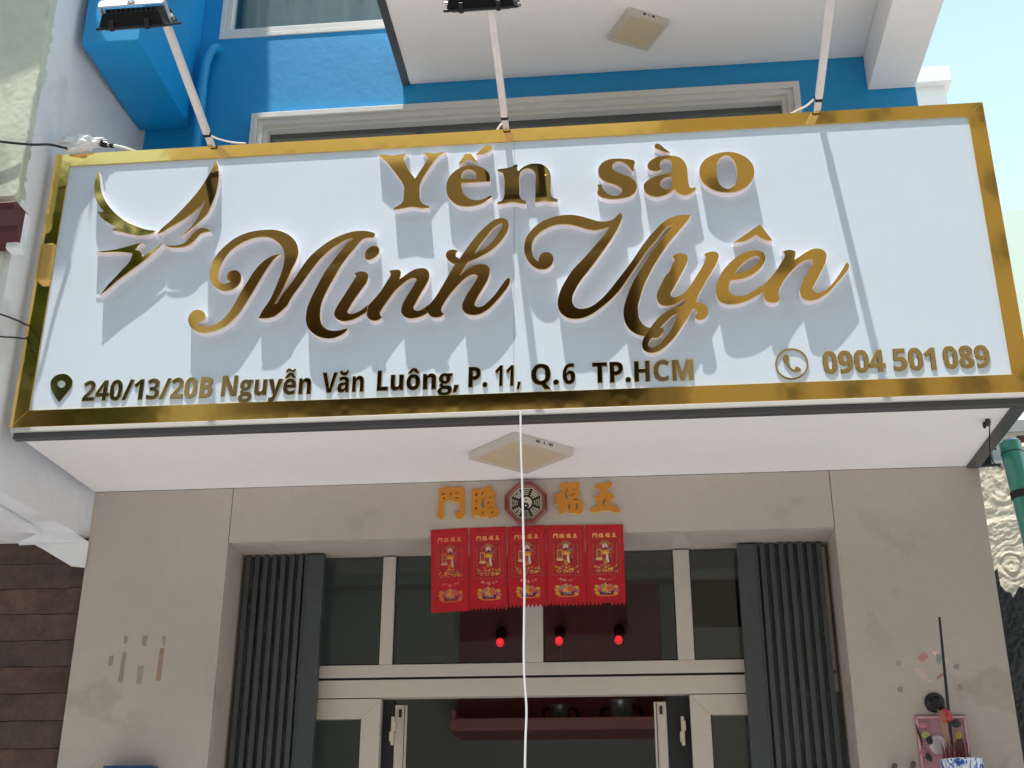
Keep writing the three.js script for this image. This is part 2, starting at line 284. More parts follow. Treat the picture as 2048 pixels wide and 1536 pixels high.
raised('letter', [[[1180, 260, [[920, 590], [925, 540], [980, 480], [1080, 430], [1200, 410], [1330, 410], [1440, 440], [1520, 520], [1555, 620], [1565, 760], [1580, 870], [1610, 925], [1680, 915, 1], [1705, 945, 1], [1640, 1000], [1550, 1040], [1460, 1035], [1390, 995], [1350, 950, 1], [1270, 1010], [1150, 1060], [1030, 1070], [920, 1030], [870, 970], [860, 880], [900, 820], [1000, 760], [1120, 720], [1250, 690], [1305, 650], [1310, 560], [1290, 490], [1230, 465], [1170, 475], [1125, 520], [1120, 580], [1140, 630, 1], [1100, 655], [1000, 655], [940, 630]]]], [[1180, 260, [[1310, 740, 1], [1310, 900], [1270, 940], [1200, 955], [1140, 920], [1120, 870], [1140, 810], [1200, 765]]]]]);
raised('accent_mark', [[[1180, 260, [[1040, 230], [1080, 215], [1120, 230], [1200, 300], [1290, 362, 1], [1200, 355], [1100, 315], [1035, 280]]]]]);
raised('letter', [[[1280, 260, [[1380, 350], [1550, 370], [1700, 440], [1800, 550], [1830, 670], [1800, 800], [1700, 910], [1550, 985], [1400, 1000], [1250, 985], [1100, 920], [990, 820], [950, 700], [960, 590], [1030, 480], [1160, 400]]]], [[1280, 260, [[1380, 405], [1450, 425], [1510, 500], [1550, 630], [1555, 750], [1530, 860], [1470, 925], [1390, 945], [1310, 910], [1255, 840], [1225, 720], [1225, 590], [1250, 490], [1310, 425]]]]]);
// --- script line: M in two pieces, i, n, h, U, y, e, n
raised('letter_stroke', [[[368, 520, [[1555, -95, 1], [1480, -40], [1370, 80], [1270, 230], [1170, 400], [1060, 580], [950, 750], [860, 880], [760, 980], [650, 1065], [500, 1130], [330, 1165], [200, 1145], [110, 1080], [65, 980], [80, 890], [140, 820], [230, 793], [310, 825], [340, 890], [310, 960], [250, 990], [200, 995, 1], [240, 1040], [320, 1062], [420, 1055], [530, 1010], [640, 930], [740, 810], [830, 660], [900, 530], [1000, 370], [1100, 210], [1190, 100], [1300, 0], [1430, -70]]]]], 'left swash of the script capital M');
raised('letter', [[
  [368, 440, [[745, 985, 1], [700, 960], [685, 900], [710, 840], [780, 805], [860, 815], [910, 870], [915, 950], [870, 1040], [800, 1100], [700, 1135], [580, 1125], [480, 1060], [420, 960], [410, 850], [430, 730], [480, 620], [560, 510], [680, 390], [830, 280], [1000, 205], [1180, 165], [1380, 152], [1530, 170], [1660, 225], [1760, 310], [1815, 410], [1830, 520], [1800, 640], [1740, 760], [1660, 940], [1580, 1110], [1500, 1250], [1450, 1340, 1], [1495, 1335, 1]]],
  [560, 440, [[24, 1215], [200, 980], [350, 750], [480, 580], [650, 430], [830, 310], [1030, 220], [1180, 180], [1330, 170], [1450, 185], [1520, 220], [1500, 280, 1], [1400, 285], [1330, 305], [1250, 380], [1170, 480], [1060, 610], [960, 760], [870, 920], [790, 1060], [720, 1200], [670, 1330], [645, 1450]]],
  [600, 510, [[325, 1000], [350, 1110], [400, 1170], [480, 1205], [590, 1210], [690, 1190], [765, 1170, 1], [750, 1210], [680, 1270], [590, 1315], [470, 1340], [330, 1320], [220, 1265], [130, 1170], [95, 1060], [95, 960], [120, 830], [180, 680], [260, 520], [340, 370], [430, 220], [530, 90]]],
  [560, 440, [[980, 480], [1080, 370], [1180, 290, 1], [1050, 320], [930, 390], [800, 480], [650, 620], [500, 800], [350, 1010], [184, 1240], [114, 1370], [24, 1460]]],
  [368, 520, [[1450, 900], [1330, 935], [1190, 935, 1], [1260, 800], [1370, 640], [1450, 470], [1520, 300], [1580, 120]]],
  [368, 440, [[1605, 640], [1600, 530], [1570, 440], [1500, 360], [1400, 290], [1280, 270], [1130, 285], [980, 340], [840, 420], [720, 520], [630, 640], [570, 770], [550, 890], [560, 970], [600, 1010], [660, 1020]]],
]], 'script capital M');
raised('letter', [[[600, 510, [[865, 300, 1], [920, 270], [1010, 262], [1075, 290], [1095, 340], [1075, 420], [1000, 530], [880, 700], [790, 850], [762, 910], [785, 938], [860, 935], [960, 895], [1085, 798, 1], [1072, 912, 1], [980, 970], [880, 1025], [760, 1058], [660, 1058], [580, 1015], [545, 945], [565, 870], [630, 760], [720, 620], [820, 460], [880, 370], [895, 330]]]]]);
raised('accent_mark', [[[560, 440, [[1360, 560], [1375, 500], [1430, 440], [1500, 415], [1570, 430], [1590, 480], [1570, 550], [1500, 610], [1420, 640], [1370, 620]]]]]);
raised('letter', [[[720, 480, [[455, 490, 1], [550, 475], [630, 480], [655, 515], [650, 570], [630, 630, 1], [740, 550], [850, 480], [960, 450], [1050, 460], [1105, 520], [1105, 620], [1060, 720], [980, 850], [900, 1000], [860, 1080], [880, 1125], [930, 1135], [1000, 1110], [1085, 1040, 1], [1095, 1165, 1], [1000, 1220], [900, 1250], [800, 1260], [710, 1230], [660, 1150], [670, 1060], [720, 950], [800, 820], [880, 690], [905, 635], [870, 610], [790, 630], [690, 700], [570, 810], [460, 950], [370, 1080], [320, 1180], [350, 1240, 1], [300, 1280], [220, 1295], [150, 1270], [110, 1210], [115, 1130], [130, 1045, 1], [220, 950], [330, 820], [430, 660], [490, 560], [480, 510]]]]]);
raised('letter', [[
  [800, 420, [[925, 655, 1], [900, 690], [895, 740], [950, 780, 1], [1020, 680], [1120, 540], [1240, 390], [1380, 250], [1500, 160], [1620, 125], [1700, 150], [1740, 220], [1730, 320], [1660, 440], [1560, 560], [1440, 660], [1300, 740], [1180, 800], [1090, 840], [1060, 880], [1000, 980], [960, 1050, 1], [1050, 970], [1180, 890], [1300, 865], [1400, 890], [1440, 960], [1420, 1080], [1350, 1220], [1260, 1370]]],
  [820, 490, [[1045, 920], [1040, 970], [1080, 995], [1150, 985], [1250, 910], [1360, 790], [1470, 640], [1550, 540], [1590, 530], [1605, 580], [1570, 670], [1480, 790], [1360, 930], [1230, 1050], [1100, 1115], [980, 1125], [880, 1090], [835, 1020], [840, 940], [900, 810], [990, 670], [1060, 560], [1080, 505], [1050, 475], [970, 485], [870, 550], [740, 680], [630, 810], [550, 930], [505, 1030], [515, 1080], [545, 1110, 1], [480, 1155], [400, 1165], [330, 1145], [285, 1090, 1], [225, 1020, 1], [330, 930], [410, 830], [520, 650], [640, 440], [715, 310, 1], [650, 280], [590, 220], [572, 150], [605, 95], [690, 70]]],
], [[800, 420, [[1185, 710, 1], [1260, 580], [1370, 430], [1490, 290], [1580, 225], [1635, 210], [1640, 260], [1590, 350], [1500, 480], [1390, 590], [1280, 660]]]]]);
raised('letter', [[
  [1040, 410, [[300, 908, 1], [300, 860], [330, 790], [410, 755], [490, 775], [535, 840], [530, 920], [480, 990], [400, 1030], [300, 1030], [190, 970], [110, 870], [70, 750], [70, 630], [100, 520], [160, 430], [270, 320], [420, 230], [600, 175], [800, 155], [960, 175], [1120, 220], [1260, 258], [1390, 258], [1490, 225], [1560, 160], [1615, 118, 1], [1640, 180], [1600, 300], [1510, 470], [1400, 640], [1250, 850], [1100, 1050], [980, 1200], [900, 1330], [850, 1440]]],
  [1090, 500, [[440, 760], [440, 830], [470, 900], [530, 935], [620, 940], [730, 905], [860, 820], [1000, 680], [1150, 490], [1290, 310], [1400, 160]]],
  [1200, 410, [[620, 730], [740, 560], [860, 420], [1000, 280], [1150, 190], [1300, 155], [1450, 155, 1], [1430, 210], [1340, 320], [1240, 440], [1120, 580], [1000, 750], [880, 940], [780, 1120], [700, 1300]]],
  [1230, 530, [[400, 540], [372, 650], [370, 760], [390, 860], [440, 940], [500, 985], [560, 1002, 1], [575, 1105, 1], [460, 1140, 1], [350, 1110], [240, 1040], [160, 920], [135, 780], [150, 640], [200, 480], [270, 310], [350, 160]]],
  [1200, 410, [[730, 900], [830, 740], [950, 590], [1060, 460], [1140, 355], [1150, 330], [1110, 335], [1000, 430], [880, 590], [780, 700], [640, 900], [540, 1040], [420, 1220], [310, 1370]]],
  [1090, 500, [[1080, 770], [930, 900], [780, 1010], [640, 1080], [500, 1105], [370, 1090], [260, 1020], [210, 920], [205, 800], [250, 640], [340, 470], [450, 310], [600, 150]]],
  [1040, 410, [[1190, 660], [1300, 530], [1380, 440], [1440, 345, 1], [1340, 380], [1200, 405], [1060, 385], [900, 335], [740, 310], [580, 320], [420, 380], [290, 470], [210, 580], [190, 700], [210, 800], [250, 870]]],
]], 'script capital U');
raised('letter', [[
  [1200, 410, [[1155, 825, 1], [1210, 785], [1290, 770], [1370, 785], [1405, 830], [1400, 900], [1350, 1010], [1270, 1160], [1190, 1310]]],
  [1230, 530, [[890, 470], [915, 510], [960, 515], [1040, 490], [1140, 410], [1230, 290], [1310, 160]]],
  [1200, 410, [[1620, 1010], [1680, 890], [1690, 830], [1660, 790, 1], [1720, 755], [1800, 740], [1870, 755], [1900, 800], [1890, 870], [1840, 980], [1760, 1110], [1690, 1230]]],
  [1230, 530, [[1390, 380], [1340, 470], [1300, 600, 1], [1380, 605], [1450, 640], [1490, 710], [1485, 800], [1430, 860], [1340, 880], [1275, 850, 1], [1310, 800], [1305, 740], [1270, 705], [1235, 720], [1180, 820], [1100, 940], [1030, 1050], [960, 1150], [850, 1270], [740, 1360], [630, 1405], [520, 1400], [450, 1350], [430, 1270], [455, 1180], [560, 1010], [660, 880], [780, 770], [930, 690], [1080, 640], [1140, 530, 1], [1060, 580], [960, 630], [850, 655], [750, 645], [690, 600], [665, 520], [680, 430], [740, 300], [820, 150]]],
  [1200, 410, [[1100, 1080], [1160, 950], [1190, 880]]],
], [[1230, 530, [[1020, 762, 1], [985, 870], [900, 1030], [850, 1110], [770, 1200], [680, 1290], [590, 1325], [530, 1300], [545, 1220], [590, 1165, 1], [690, 1160], [745, 1110], [772, 1060], [775, 1015, 1], [710, 1010, 1], [760, 960], [830, 890], [920, 810]]]]]);
raised('letter', [[[1400, 440, [[930, 490], [1010, 520], [1045, 590], [1030, 680], [960, 780], [860, 860], [740, 920], [600, 955], [490, 965, 1], [465, 1060], [470, 1140], [510, 1190], [590, 1215], [700, 1205], [830, 1150], [1000, 1035, 1], [1032, 1135, 1], [900, 1220], [740, 1300], [570, 1345], [420, 1345], [310, 1300], [255, 1200], [255, 1080], [290, 960], [360, 820], [470, 690], [600, 580], [740, 510], [840, 488]]]], [[1400, 440, [[550, 860, 1], [620, 760], [720, 660], [830, 590], [900, 570], [950, 590], [945, 650], [890, 720], [790, 790], [680, 840]]]]]);
raised('accent_mark', [[[1400, 440, [[960, 68, 1], [1160, 330, 1], [1080, 330], [980, 290], [900, 235, 1], [800, 300], [690, 345], [535, 362, 1]]]]]);
raised('letter', [[[1470, 450, [[755, 425, 1], [830, 402], [920, 402], [965, 430], [965, 500], [945, 560, 1], [1050, 490], [1170, 410], [1300, 375], [1400, 395], [1460, 460], [1455, 570], [1410, 690], [1340, 820], [1270, 960], [1245, 1020], [1270, 1065], [1330, 1085], [1420, 1060], [1540, 960], [1640, 830], [1730, 690], [1790, 600], [1820, 630], [1820, 690], [1760, 780], [1650, 910], [1530, 1050], [1400, 1150], [1280, 1200], [1160, 1210], [1070, 1160], [1035, 1070], [1050, 990], [1110, 860], [1190, 710], [1250, 590], [1220, 550], [1140, 560], [1030, 620], [900, 740], [790, 880], [720, 1010], [700, 1110], [720, 1190, 1], [690, 1225], [620, 1245], [530, 1230], [470, 1180], [455, 1110], [475, 1040, 1], [440, 980, 1], [550, 860], [660, 730], [740, 600], [790, 510], [785, 455]]]]]);
// --- swallow emblem
raised('bird_wing', [[[180, 310, [[140, 260, 1], [160, 400], [175, 550], [230, 700], [330, 850], [450, 970], [600, 1070], [760, 1140], [900, 1190], [1060, 1210, 1], [1000, 1250], [900, 1280], [780, 1290], [650, 1270], [480, 1225], [345, 1205, 1], [430, 1150, 1], [300, 1090], [200, 1020], [115, 915, 1], [220, 905, 1], [140, 800], [90, 700], [70, 560], [72, 450], [95, 350]]]]]);
raised('bird_wing', [[[180, 310, [[2010, 70, 1], [2055, 200], [2062, 350], [2045, 500], [2000, 660], [1930, 830], [1880, 930], [1800, 1020], [1680, 1130], [1580, 1220], [1465, 1305, 1], [1540, 1230], [1640, 1120], [1720, 1000], [1790, 870], [1840, 760], [1865, 668, 1], [1780, 800], [1680, 900], [1550, 1000], [1400, 1090], [1260, 1170], [1160, 1230], [1060, 1268, 1], [1150, 1170], [1300, 1040], [1450, 890], [1600, 730], [1750, 550], [1880, 350], [1970, 180]]]]]);
raised('bird_head', [[[190, 420, [[1112, 568, 1], [1300, 565], [1420, 530], [1500, 460], [1570, 380], [1640, 310], [1710, 285], [1800, 300], [1850, 345, 1], [1760, 355], [1680, 390], [1620, 450], [1560, 520], [1460, 580], [1330, 605], [1200, 600]]]]]);
raised('bird_tail', [[[190, 420, [[1105, 530, 1], [980, 650], [840, 770], [700, 880], [520, 1010], [340, 1150], [190, 1280], [80, 1370, 1], [180, 1230], [300, 1100], [430, 960], [550, 830], [590, 740], [600, 695, 1], [480, 680], [300, 675], [100, 680], [-10, 672, 1], [150, 655], [330, 630], [500, 590], [640, 550], [770, 520, 1], [700, 570], [640, 640, 1], [720, 660], [750, 700], [760, 750, 1], [850, 690], [960, 620]]]]]);
{ const q = [[314, 470], [322, 475], [324, 484], [322, 492]].map(([x, y]) => onZ(x, y, ZP + 0.012)); part('wire', tube(q, 0.0022, 16, 6), mCable, sign); }

// --- flat mirror-gold text of the bottom line, letter by letter
const font = await new FontLoader().loadAsync('fonts/droid/droid_sans_bold.typeface.json');
const ZT = ZP + 0.005;
const inkBox = (c) => { const b = new THREE.Box2(); for (const s of font.generateShapes(c, 1)) for (const p of s.getPoints(6)) b.expandByPoint(p); return b; };
const CAP = inkBox('H').max.y, EBOX = inkBox('ê');
function glyph(ch, x, y, sx, sy, tilt) {
  const base = { 'ễ': 'ê' }[ch] ?? ch; const shapes = font.generateShapes(base, 1), gs = [];
  if (ch === 'ễ') {                     // a tilde over the circumflex
    const ex = (EBOX.min.x + EBOX.max.x) / 2, ey = EBOX.max.y + 0.135 * CAP, c = new THREE.CatmullRomCurve3([[-0.23, -0.05], [-0.12, 0.045], [0, 0], [0.12, -0.045], [0.23, 0.05]].map((p) => new THREE.Vector3(ex + p[0] * CAP, ey + p[1] * CAP, 0))), P = c.getPoints(20), a = [], b = [];
    P.forEach((p, k) => { const t = c.getTangent(k / 20), w = 0.038 * CAP; a.push(new THREE.Vector2(p.x - t.y * w, p.y + t.x * w)); b.unshift(new THREE.Vector2(p.x + t.y * w, p.y - t.x * w)); });
    shapes.push(new THREE.Shape([...a, ...b]));
  }
  for (const s of shapes) gs.push(new THREE.ExtrudeGeometry(s, { depth: 0.0034, bevelEnabled: true, bevelSize: 0.028, bevelThickness: 0.0006, bevelSegments: 1, curveSegments: 6 }));
  const g = mergeGeometries(gs); g.scale(sx, sy, 1); g.rotateZ(tilt); g.translate(x, y, ZP + 0.0002); return uvm(g);
}
const adv = (t) => [...t].reduce((a, c) => a + (font.data.glyphs[{ 'ễ': 'ê' }[c] ?? c] ?? font.data.glyphs['?']).ha, 0) / font.data.resolution;
function inkEnds(t) { const f = (c) => inkBox({ 'ễ': 'ê' }[c] ?? c); const cs = [...t], l = f(cs[0]).min.x, last = cs[cs.length - 1]; return [l, adv(cs.slice(0, -1).join('')) + f(last).max.x]; }
function word(t, xa, ya, xb, yb, capPx) {
  const A = onZ(xa, ya, ZT), B = onZ(xb, yb, ZT), top = onZ(xa, ya - capPx, ZT), [l, r] = inkEnds(t), sx = (B.x - A.x) / (r - l), sy = (top.y - A.y) / CAP, slope = (B.y - A.y) / (B.x - A.x);
  let x = -l; for (const c of t) { if (c !== ' ') part('address_letter', glyph(c, A.x + x * sx, A.y + x * sx * slope, sx, sy, Math.atan(slope)), mGoldText, sign); x += adv(c); }
}
word('240/13/20B', 163, 801.5, 422, 793.5, 39); word('Nguyễn', 441, 791, 620, 786.5, 39); word('Văn', 643, 784.5, 726, 782, 39); word('Luông,', 753, 780.5, 916.5, 776, 39);
word('P.', 937, 773.5, 974, 772.5, 39.5); word('11,', 990, 771, 1041, 770, 40); word('Q.', 1063, 768.5, 1117, 767.5, 40); word('6', 1126, 767, 1150, 766.5, 40); word('TP.HCM', 1186, 765, 1387, 758.5, 40);
word('0904', 1648.5, 746, 1772, 742, 43); word('501', 1789, 740.5, 1873, 738, 43); word('089', 1890, 736, 1982, 733, 43);
{
  const flat = (cs, ox, oy, sc, name) => { const s = shapeOnPlane(cs.map((c) => [[ox, oy, c]]), ZT, sc); part(name, uvm(new THREE.ExtrudeGeometry(s, { depth: 0.004, bevelEnabled: false }).translate(0, 0, ZP + 0.0002)), mGoldText, sign); };
  const ring = (cx, cy, rx, ry, n = 20) => [...Array(n)].map((_, i) => [cx + rx * Math.cos(i / n * 6.28319), cy + ry * Math.sin(i / n * 6.28319)]);
  flat([[[85, 400], [95, 330], [150, 260], [230, 225], [330, 225], [400, 270], [435, 330], [425, 410], [390, 470], [310, 570], [222, 672, 1], [150, 570], [100, 470]], ring(260, 382, 65, 57, 14)], 90, 720, 8, 'map_pin');
  flat([ring(215, 352, 134, 126, 28), ring(215, 352, 121, 113, 28)], 1530, 640, 4.016, 'ring_icon');
  flat([[[145, 290], [170, 275], [190, 290], [195, 320], [185, 335], [195, 360], [215, 385], [235, 395], [245, 375], [265, 375], [285, 390], [290, 405], [265, 415], [230, 415], [200, 395], [165, 355], [145, 320]]], 1530, 640, 4.016, 'telephone_icon');
}

// ================================================================= FLOODLIGHTS ON ARMS
function floodlight(x, label, lampAt) {
  const t = thing('floodlight', label, 'floodlight', undefined, [x, 4.364, 0.66]);
  const A = new THREE.Vector3(x, 4.372, 0.662), B = new THREE.Vector3(x, 4.545, 1.26), d = B.clone().sub(A).normalize();
  const seg = (a, b, w) => { const L = b - a, g = new RoundedBoxGeometry(w, w, L, 2, 0.0025); g.rotateX(-Math.asin(d.y)); const c = A.clone().addScaledVector(d, (a + b) / 2); return uvm(g.translate(c.x, c.y, c.z)); };
  const L = A.distanceTo(B);
  part('arm', seg(0.075, L, 0.026), mTubeWhite, t); part('band', seg(0.062, 0.0745, 0.028), mBlack, t); part('socket', seg(-0.02, 0.0615, 0.023), mTubeWhite, t);
  part('foot', box(x - 0.02, x + 0.02, 4.3625, 4.368, 0.642, 0.678), mChrome, t);
  const q = new THREE.Quaternion().setFromAxisAngle(new THREE.Vector3(1, 0, 0), 0.72), put = (g) => { g.applyQuaternion(q); g.translate(lampAt.x, lampAt.y, lampAt.z); return uvm(g); };
  const lb = (x0, x1, y0, y1, z0, z1, r = 0) => { const w = x1 - x0, h = y1 - y0, dd = z1 - z0, g = r ? new RoundedBoxGeometry(w, h, dd, 2, r) : new THREE.BoxGeometry(w, h, dd); g.translate((x0 + x1) / 2, (y0 + y1) / 2, (z0 + z1) / 2); return g; };
  part('lens_frame', put(lb(-0.130, 0.130, 0, 0.010, -0.085, 0.085, 0.003)), mBlack, t);
  part('lens', put(lb(-0.10, 0.10, -0.003, -0.0005, -0.062, 0.062)), mDarkGlass, t);
  const fr = new THREE.CylinderGeometry(0.5, 0.58, 1, 4, 1).rotateY(Math.PI / 4); fr.scale(0.205 / 0.707, 0.046, 0.135 / 0.707); fr.translate(0, 0.0335, 0);
  const body = part('housing', put(fr.toNonIndexed()), mBlack, t); body.geometry.computeVertexNormals();
  for (let i = 0; i < 11; i++) part('cooling_fin', put(lb(-0.094 + i * 0.0185, -0.088 + i * 0.0185, 0.0568, 0.070, -0.060, 0.060)), mBlack, t);
  for (const [a, b] of [[-0.075, 0.088], [0.055, 0.088], [-0.075, -0.088], [0.055, -0.088]]) part('clip', put(lb(a, a + 0.016, -0.006, 0.030, b - 0.004, b + 0.004, 0.002)), mBlack, t);
  part('bracket', put(mergeGeometries([lb(-0.118, 0.118, 0.096, 0.101, -0.020, 0.020), lb(-0.1215, -0.1182, 0.012, 0.101, -0.012, 0.012), lb(0.1182, 0.1215, 0.012, 0.101, -0.012, 0.012)]).translate(0, -0.02, 0).rotateX(0.5).translate(0, 0.02, 0)), M({ color: lin(0.55, 0.55, 0.56), metalness: 0.4, roughness: 0.45 }), t);
  part('bolt', put(new THREE.CylinderGeometry(0.014, 0.014, 0.012, 16).translate(0, 0.087, 0).rotateX(0.5).translate(0, 0.02, 0)), mChrome, t);
  for (const s of [-1, 1]) part('pivot_screw', put(new THREE.CylinderGeometry(0.009, 0.009, 0.012, 14).rotateZ(Math.PI / 2).translate(s * 0.1275, 0.026, 0)), mChrome, t);
  part('sticker', put(lb(0.1135, 0.1145, 0.022, 0.042, -0.045, -0.022).rotateZ(0)), M({ color: lin(0.8, 0.8, 0.8) }), t);
  return t;
}
const l1 = onZ(279, 55, 1.27), l2 = onZ(966, 19, 1.27);
floodlight(-1.192, 'black floodlight on white arm above the gold bird emblem', l1);
floodlight(0.003, 'black floodlight on white arm above the upper gold letters', l2);
floodlight(1.207, 'black floodlight on white arm beside the balcony pier', new THREE.Vector3(1.235, (l1.y + l2.y) / 2, 1.27));
// thin white feed wires at the arm feet
for (const [pts, lab] of [[[[420, 271, .66], [440, 279, .62], [465, 285, .6], [492, 287, .6]], 'thin white wire looping from the bird-side floodlight arm'], [[[1008, 243, .68], [1000, 251, .66], [993, 262, .65]], 'short white wire at the foot of the middle floodlight arm'], [[[1627, 199, .68], [1612, 212, .64], [1596, 220, .62], [1580, 229, .61]], 'thin white wire from the pier-side floodlight arm']])
  tag(part('feed_wire', tube(pts.map(([x, y, z]) => onZ(x, y, z)), 0.004, 20, 6), mCable), lab, 'wire');

// ================================================================= SQUARE SURFACE LAMPS
function squareLamp(corners, yb, label, ventSide) {
  const c = corners.map(([x, y]) => onY(x, y, yb)), mid = c.reduce((a, b) => a.add(b), new THREE.Vector3()).multiplyScalar(0.25);
  let side = 0; for (let i = 0; i < 4; i++) side += c[i].distanceTo(c[(i + 1) % 4]) / 4;
  const e = c[1].clone().sub(c[0]), ang = Math.atan2(-e.z, e.x), th = 0.032, h = side / 2;
  const t = thing('square_ceiling_lamp', label, 'ceiling lamp', undefined, [mid.x, yb, mid.z]);
  const put = (g) => uvm(g.rotateY(ang).translate(mid.x, yb, mid.z));
  const fr = new THREE.Shape([[-h, -h], [h, -h], [h, h], [-h, h]].map((p) => new THREE.Vector2(...p))), k = h * 0.83;
  fr.holes.push(new THREE.Path([[-k, -k], [-k, k], [k, k], [k, -k]].map((p) => new THREE.Vector2(...p))));
  part('casing', put(new THREE.ExtrudeGeometry(fr, { depth: th - 0.004, bevelEnabled: true, bevelSize: 0.003, bevelThickness: 0.002, bevelOffset: -0.003, bevelSegments: 2 }).translate(0, 0, 0.002).rotateX(-Math.PI / 2)), mAlu, t);
  part('diffuser', put(new THREE.BoxGeometry(2 * k, 0.004, 2 * k).translate(0, 0.0035, 0)), mLampLens, t);
  for (const s of [-0.06, -0.05, -0.04, 0, 0.04, 0.05, 0.06]) part('vent_slot', put((ventSide ? new THREE.BoxGeometry(0.0015, 0.011, 0.004) : new THREE.BoxGeometry(0.004, 0.011, 0.0015)).translate(ventSide ? -h : s * side * 2.2, 0.019, ventSide ? s * side * 2.2 : h)), mBlackMatte, t);
}
squareLamp([[1034, 880], [1145, 910], [1049, 950], [938.5, 919]], HS - 0.033, 'square flush lamp under the sign canopy, above the octagonal plaque');
squareLamp([[1276, 30], [1344, 50], [1278, 106], [1208, 73]], 5.117 - 0.033, 'square flush lamp under the balcony slab');

// ================================================================= ORNAMENTS OVER THE DOOR
const CH = {
  men: [[[95, 240, 1], [190, 195], [260, 180], [320, 200], [380, 200], [450, 175], [510, 210], [520, 240], [518, 440], [515, 640], [480, 690], [430, 710], [385, 680], [335, 580, 1], [390, 595], [430, 590], [425, 440], [370, 430], [310, 420], [275, 390], [250, 410], [190, 460], [188, 570], [185, 670], [150, 715], [100, 685], [85, 640], [100, 500], [110, 300]], [[145, 305], [210, 280], [190, 315], [150, 320]], [[285, 325], [285, 290], [318, 282], [300, 325]], [[362, 305, 1], [375, 280, 1], [432, 275, 1], [420, 305, 1]], [[170, 375], [190, 352], [212, 365], [200, 390]], [[360, 375, 1], [380, 352, 1], [428, 352, 1], [422, 380, 1]]],
  lin: [[[635, 210, 1], [700, 225], [790, 215], [835, 225], [880, 190], [920, 160], [955, 185], [960, 250], [1020, 270], [1025, 310], [985, 326], [1000, 345], [990, 380], [1015, 420], [1010, 480], [1030, 515], [1065, 555], [1050, 600], [1045, 670], [980, 675], [930, 690], [895, 640], [870, 670], [800, 680], [750, 660], [700, 640], [655, 690, 1], [635, 600], [625, 450], [635, 300]], [[700, 290], [735, 295], [715, 335], [695, 340]], [[700, 400], [735, 400], [710, 440], [695, 440]], [[690, 510], [725, 520], [705, 560], [688, 545]], [[790, 285, 1], [838, 275, 1], [790, 330, 1]], [[810, 390], [862, 345], [830, 410], [848, 525], [800, 520], [785, 440]], [[890, 440], [925, 415], [905, 460], [885, 460]], [[905, 362, 1], [972, 345, 1], [920, 378, 1]], [[895, 520, 1], [995, 512, 1], [990, 526, 1], [900, 535, 1]], [[800, 600], [840, 580], [820, 625], [800, 625]], [[945, 600], [995, 575], [970, 620], [945, 615]]],
  fu: [[[665, 275, 1], [720, 290], [780, 290], [850, 280], [930, 270], [950, 300], [940, 370], [955, 420], [945, 500], [935, 540], [980, 570], [1010, 620], [1000, 700], [990, 760], [930, 790], [900, 770], [850, 765], [780, 775], [750, 740], [700, 700], [690, 770], [650, 785], [610, 740], [615, 640], [590, 620], [535, 630, 1], [575, 560], [560, 520], [535, 465, 1], [600, 450], [660, 425], [670, 390], [640, 360], [650, 310]], [[720, 420], [762, 378], [772, 392], [750, 430], [760, 500], [780, 548], [740, 540], [715, 500]], [[820, 402, 1], [900, 372, 1], [910, 387, 1], [850, 398, 1]], [[820, 480], [870, 445], [855, 480], [830, 495]], [[845, 557, 1], [850, 542, 1], [922, 542, 1], [915, 558, 1]], [[775, 630], [800, 615], [800, 650], [785, 660], [810, 690], [780, 700]], [[890, 620], [920, 620], [925, 690], [890, 705], [905, 660]]],
  wu: [[[1185, 310, 1], [1280, 305], [1360, 285], [1440, 265], [1475, 280], [1450, 350], [1390, 390], [1385, 430], [1430, 430], [1470, 470], [1500, 500], [1470, 560], [1450, 630], [1530, 660], [1590, 690], [1595, 740], [1540, 760], [1450, 735], [1350, 730], [1250, 745], [1160, 755], [1120, 710], [1130, 685], [1210, 665], [1240, 600], [1220, 540], [1175, 515], [1220, 490], [1280, 455], [1290, 400], [1250, 390], [1205, 360]], [[1345, 545], [1380, 540], [1340, 640], [1320, 635]]],
};
const CHO = { men: [864, 950], lin: [864, 950], fu: [1040, 930], wu: [1040, 930] };
for (const [k, lab] of [['men', 'orange cut-out character shaped like a two-leaf gate, on the lintel'], ['lin', 'dense orange cut-out character just beside the octagonal plaque, with pierced boxes'], ['fu', 'orange cut-out character with a square grid at its foot, beside the plaque'], ['wu', 'orange cut-out character with a broad flat base stroke, on the lintel']]) {
  const s = shapeOnPlane(CH[k].map((c) => [[...CHO[k], c]]), 0.012), b = new THREE.Box2().setFromPoints(s.getPoints(2));
  const t = thing('wall_character', lab, 'lettering', 'four orange characters over the door', [(b.min.x + b.max.x) / 2, b.min.y, 0]);
  const face = part('character_face', uvm(new THREE.ExtrudeGeometry(s, { depth: 0.002, bevelEnabled: true, bevelSize: 0.0005, bevelThickness: 0.0005, bevelOffset: -0.0005, bevelSegments: 1 }).translate(0, 0, 0.0098)), mOrange, t);
  part('character_backing', uvm(new THREE.ExtrudeGeometry(s, { depth: 0.0086, bevelEnabled: false }).translate(0, 0, 0.0005)), mFoam, t);
}
function canvasTex(w, h, draw) { const c = document.createElement('canvas'); c.width = w; c.height = h; draw(c.getContext('2d'), w, h); const t = new THREE.CanvasTexture(c); t.colorSpace = THREE.SRGBColorSpace; t.magFilter = THREE.LinearFilter; return t; }
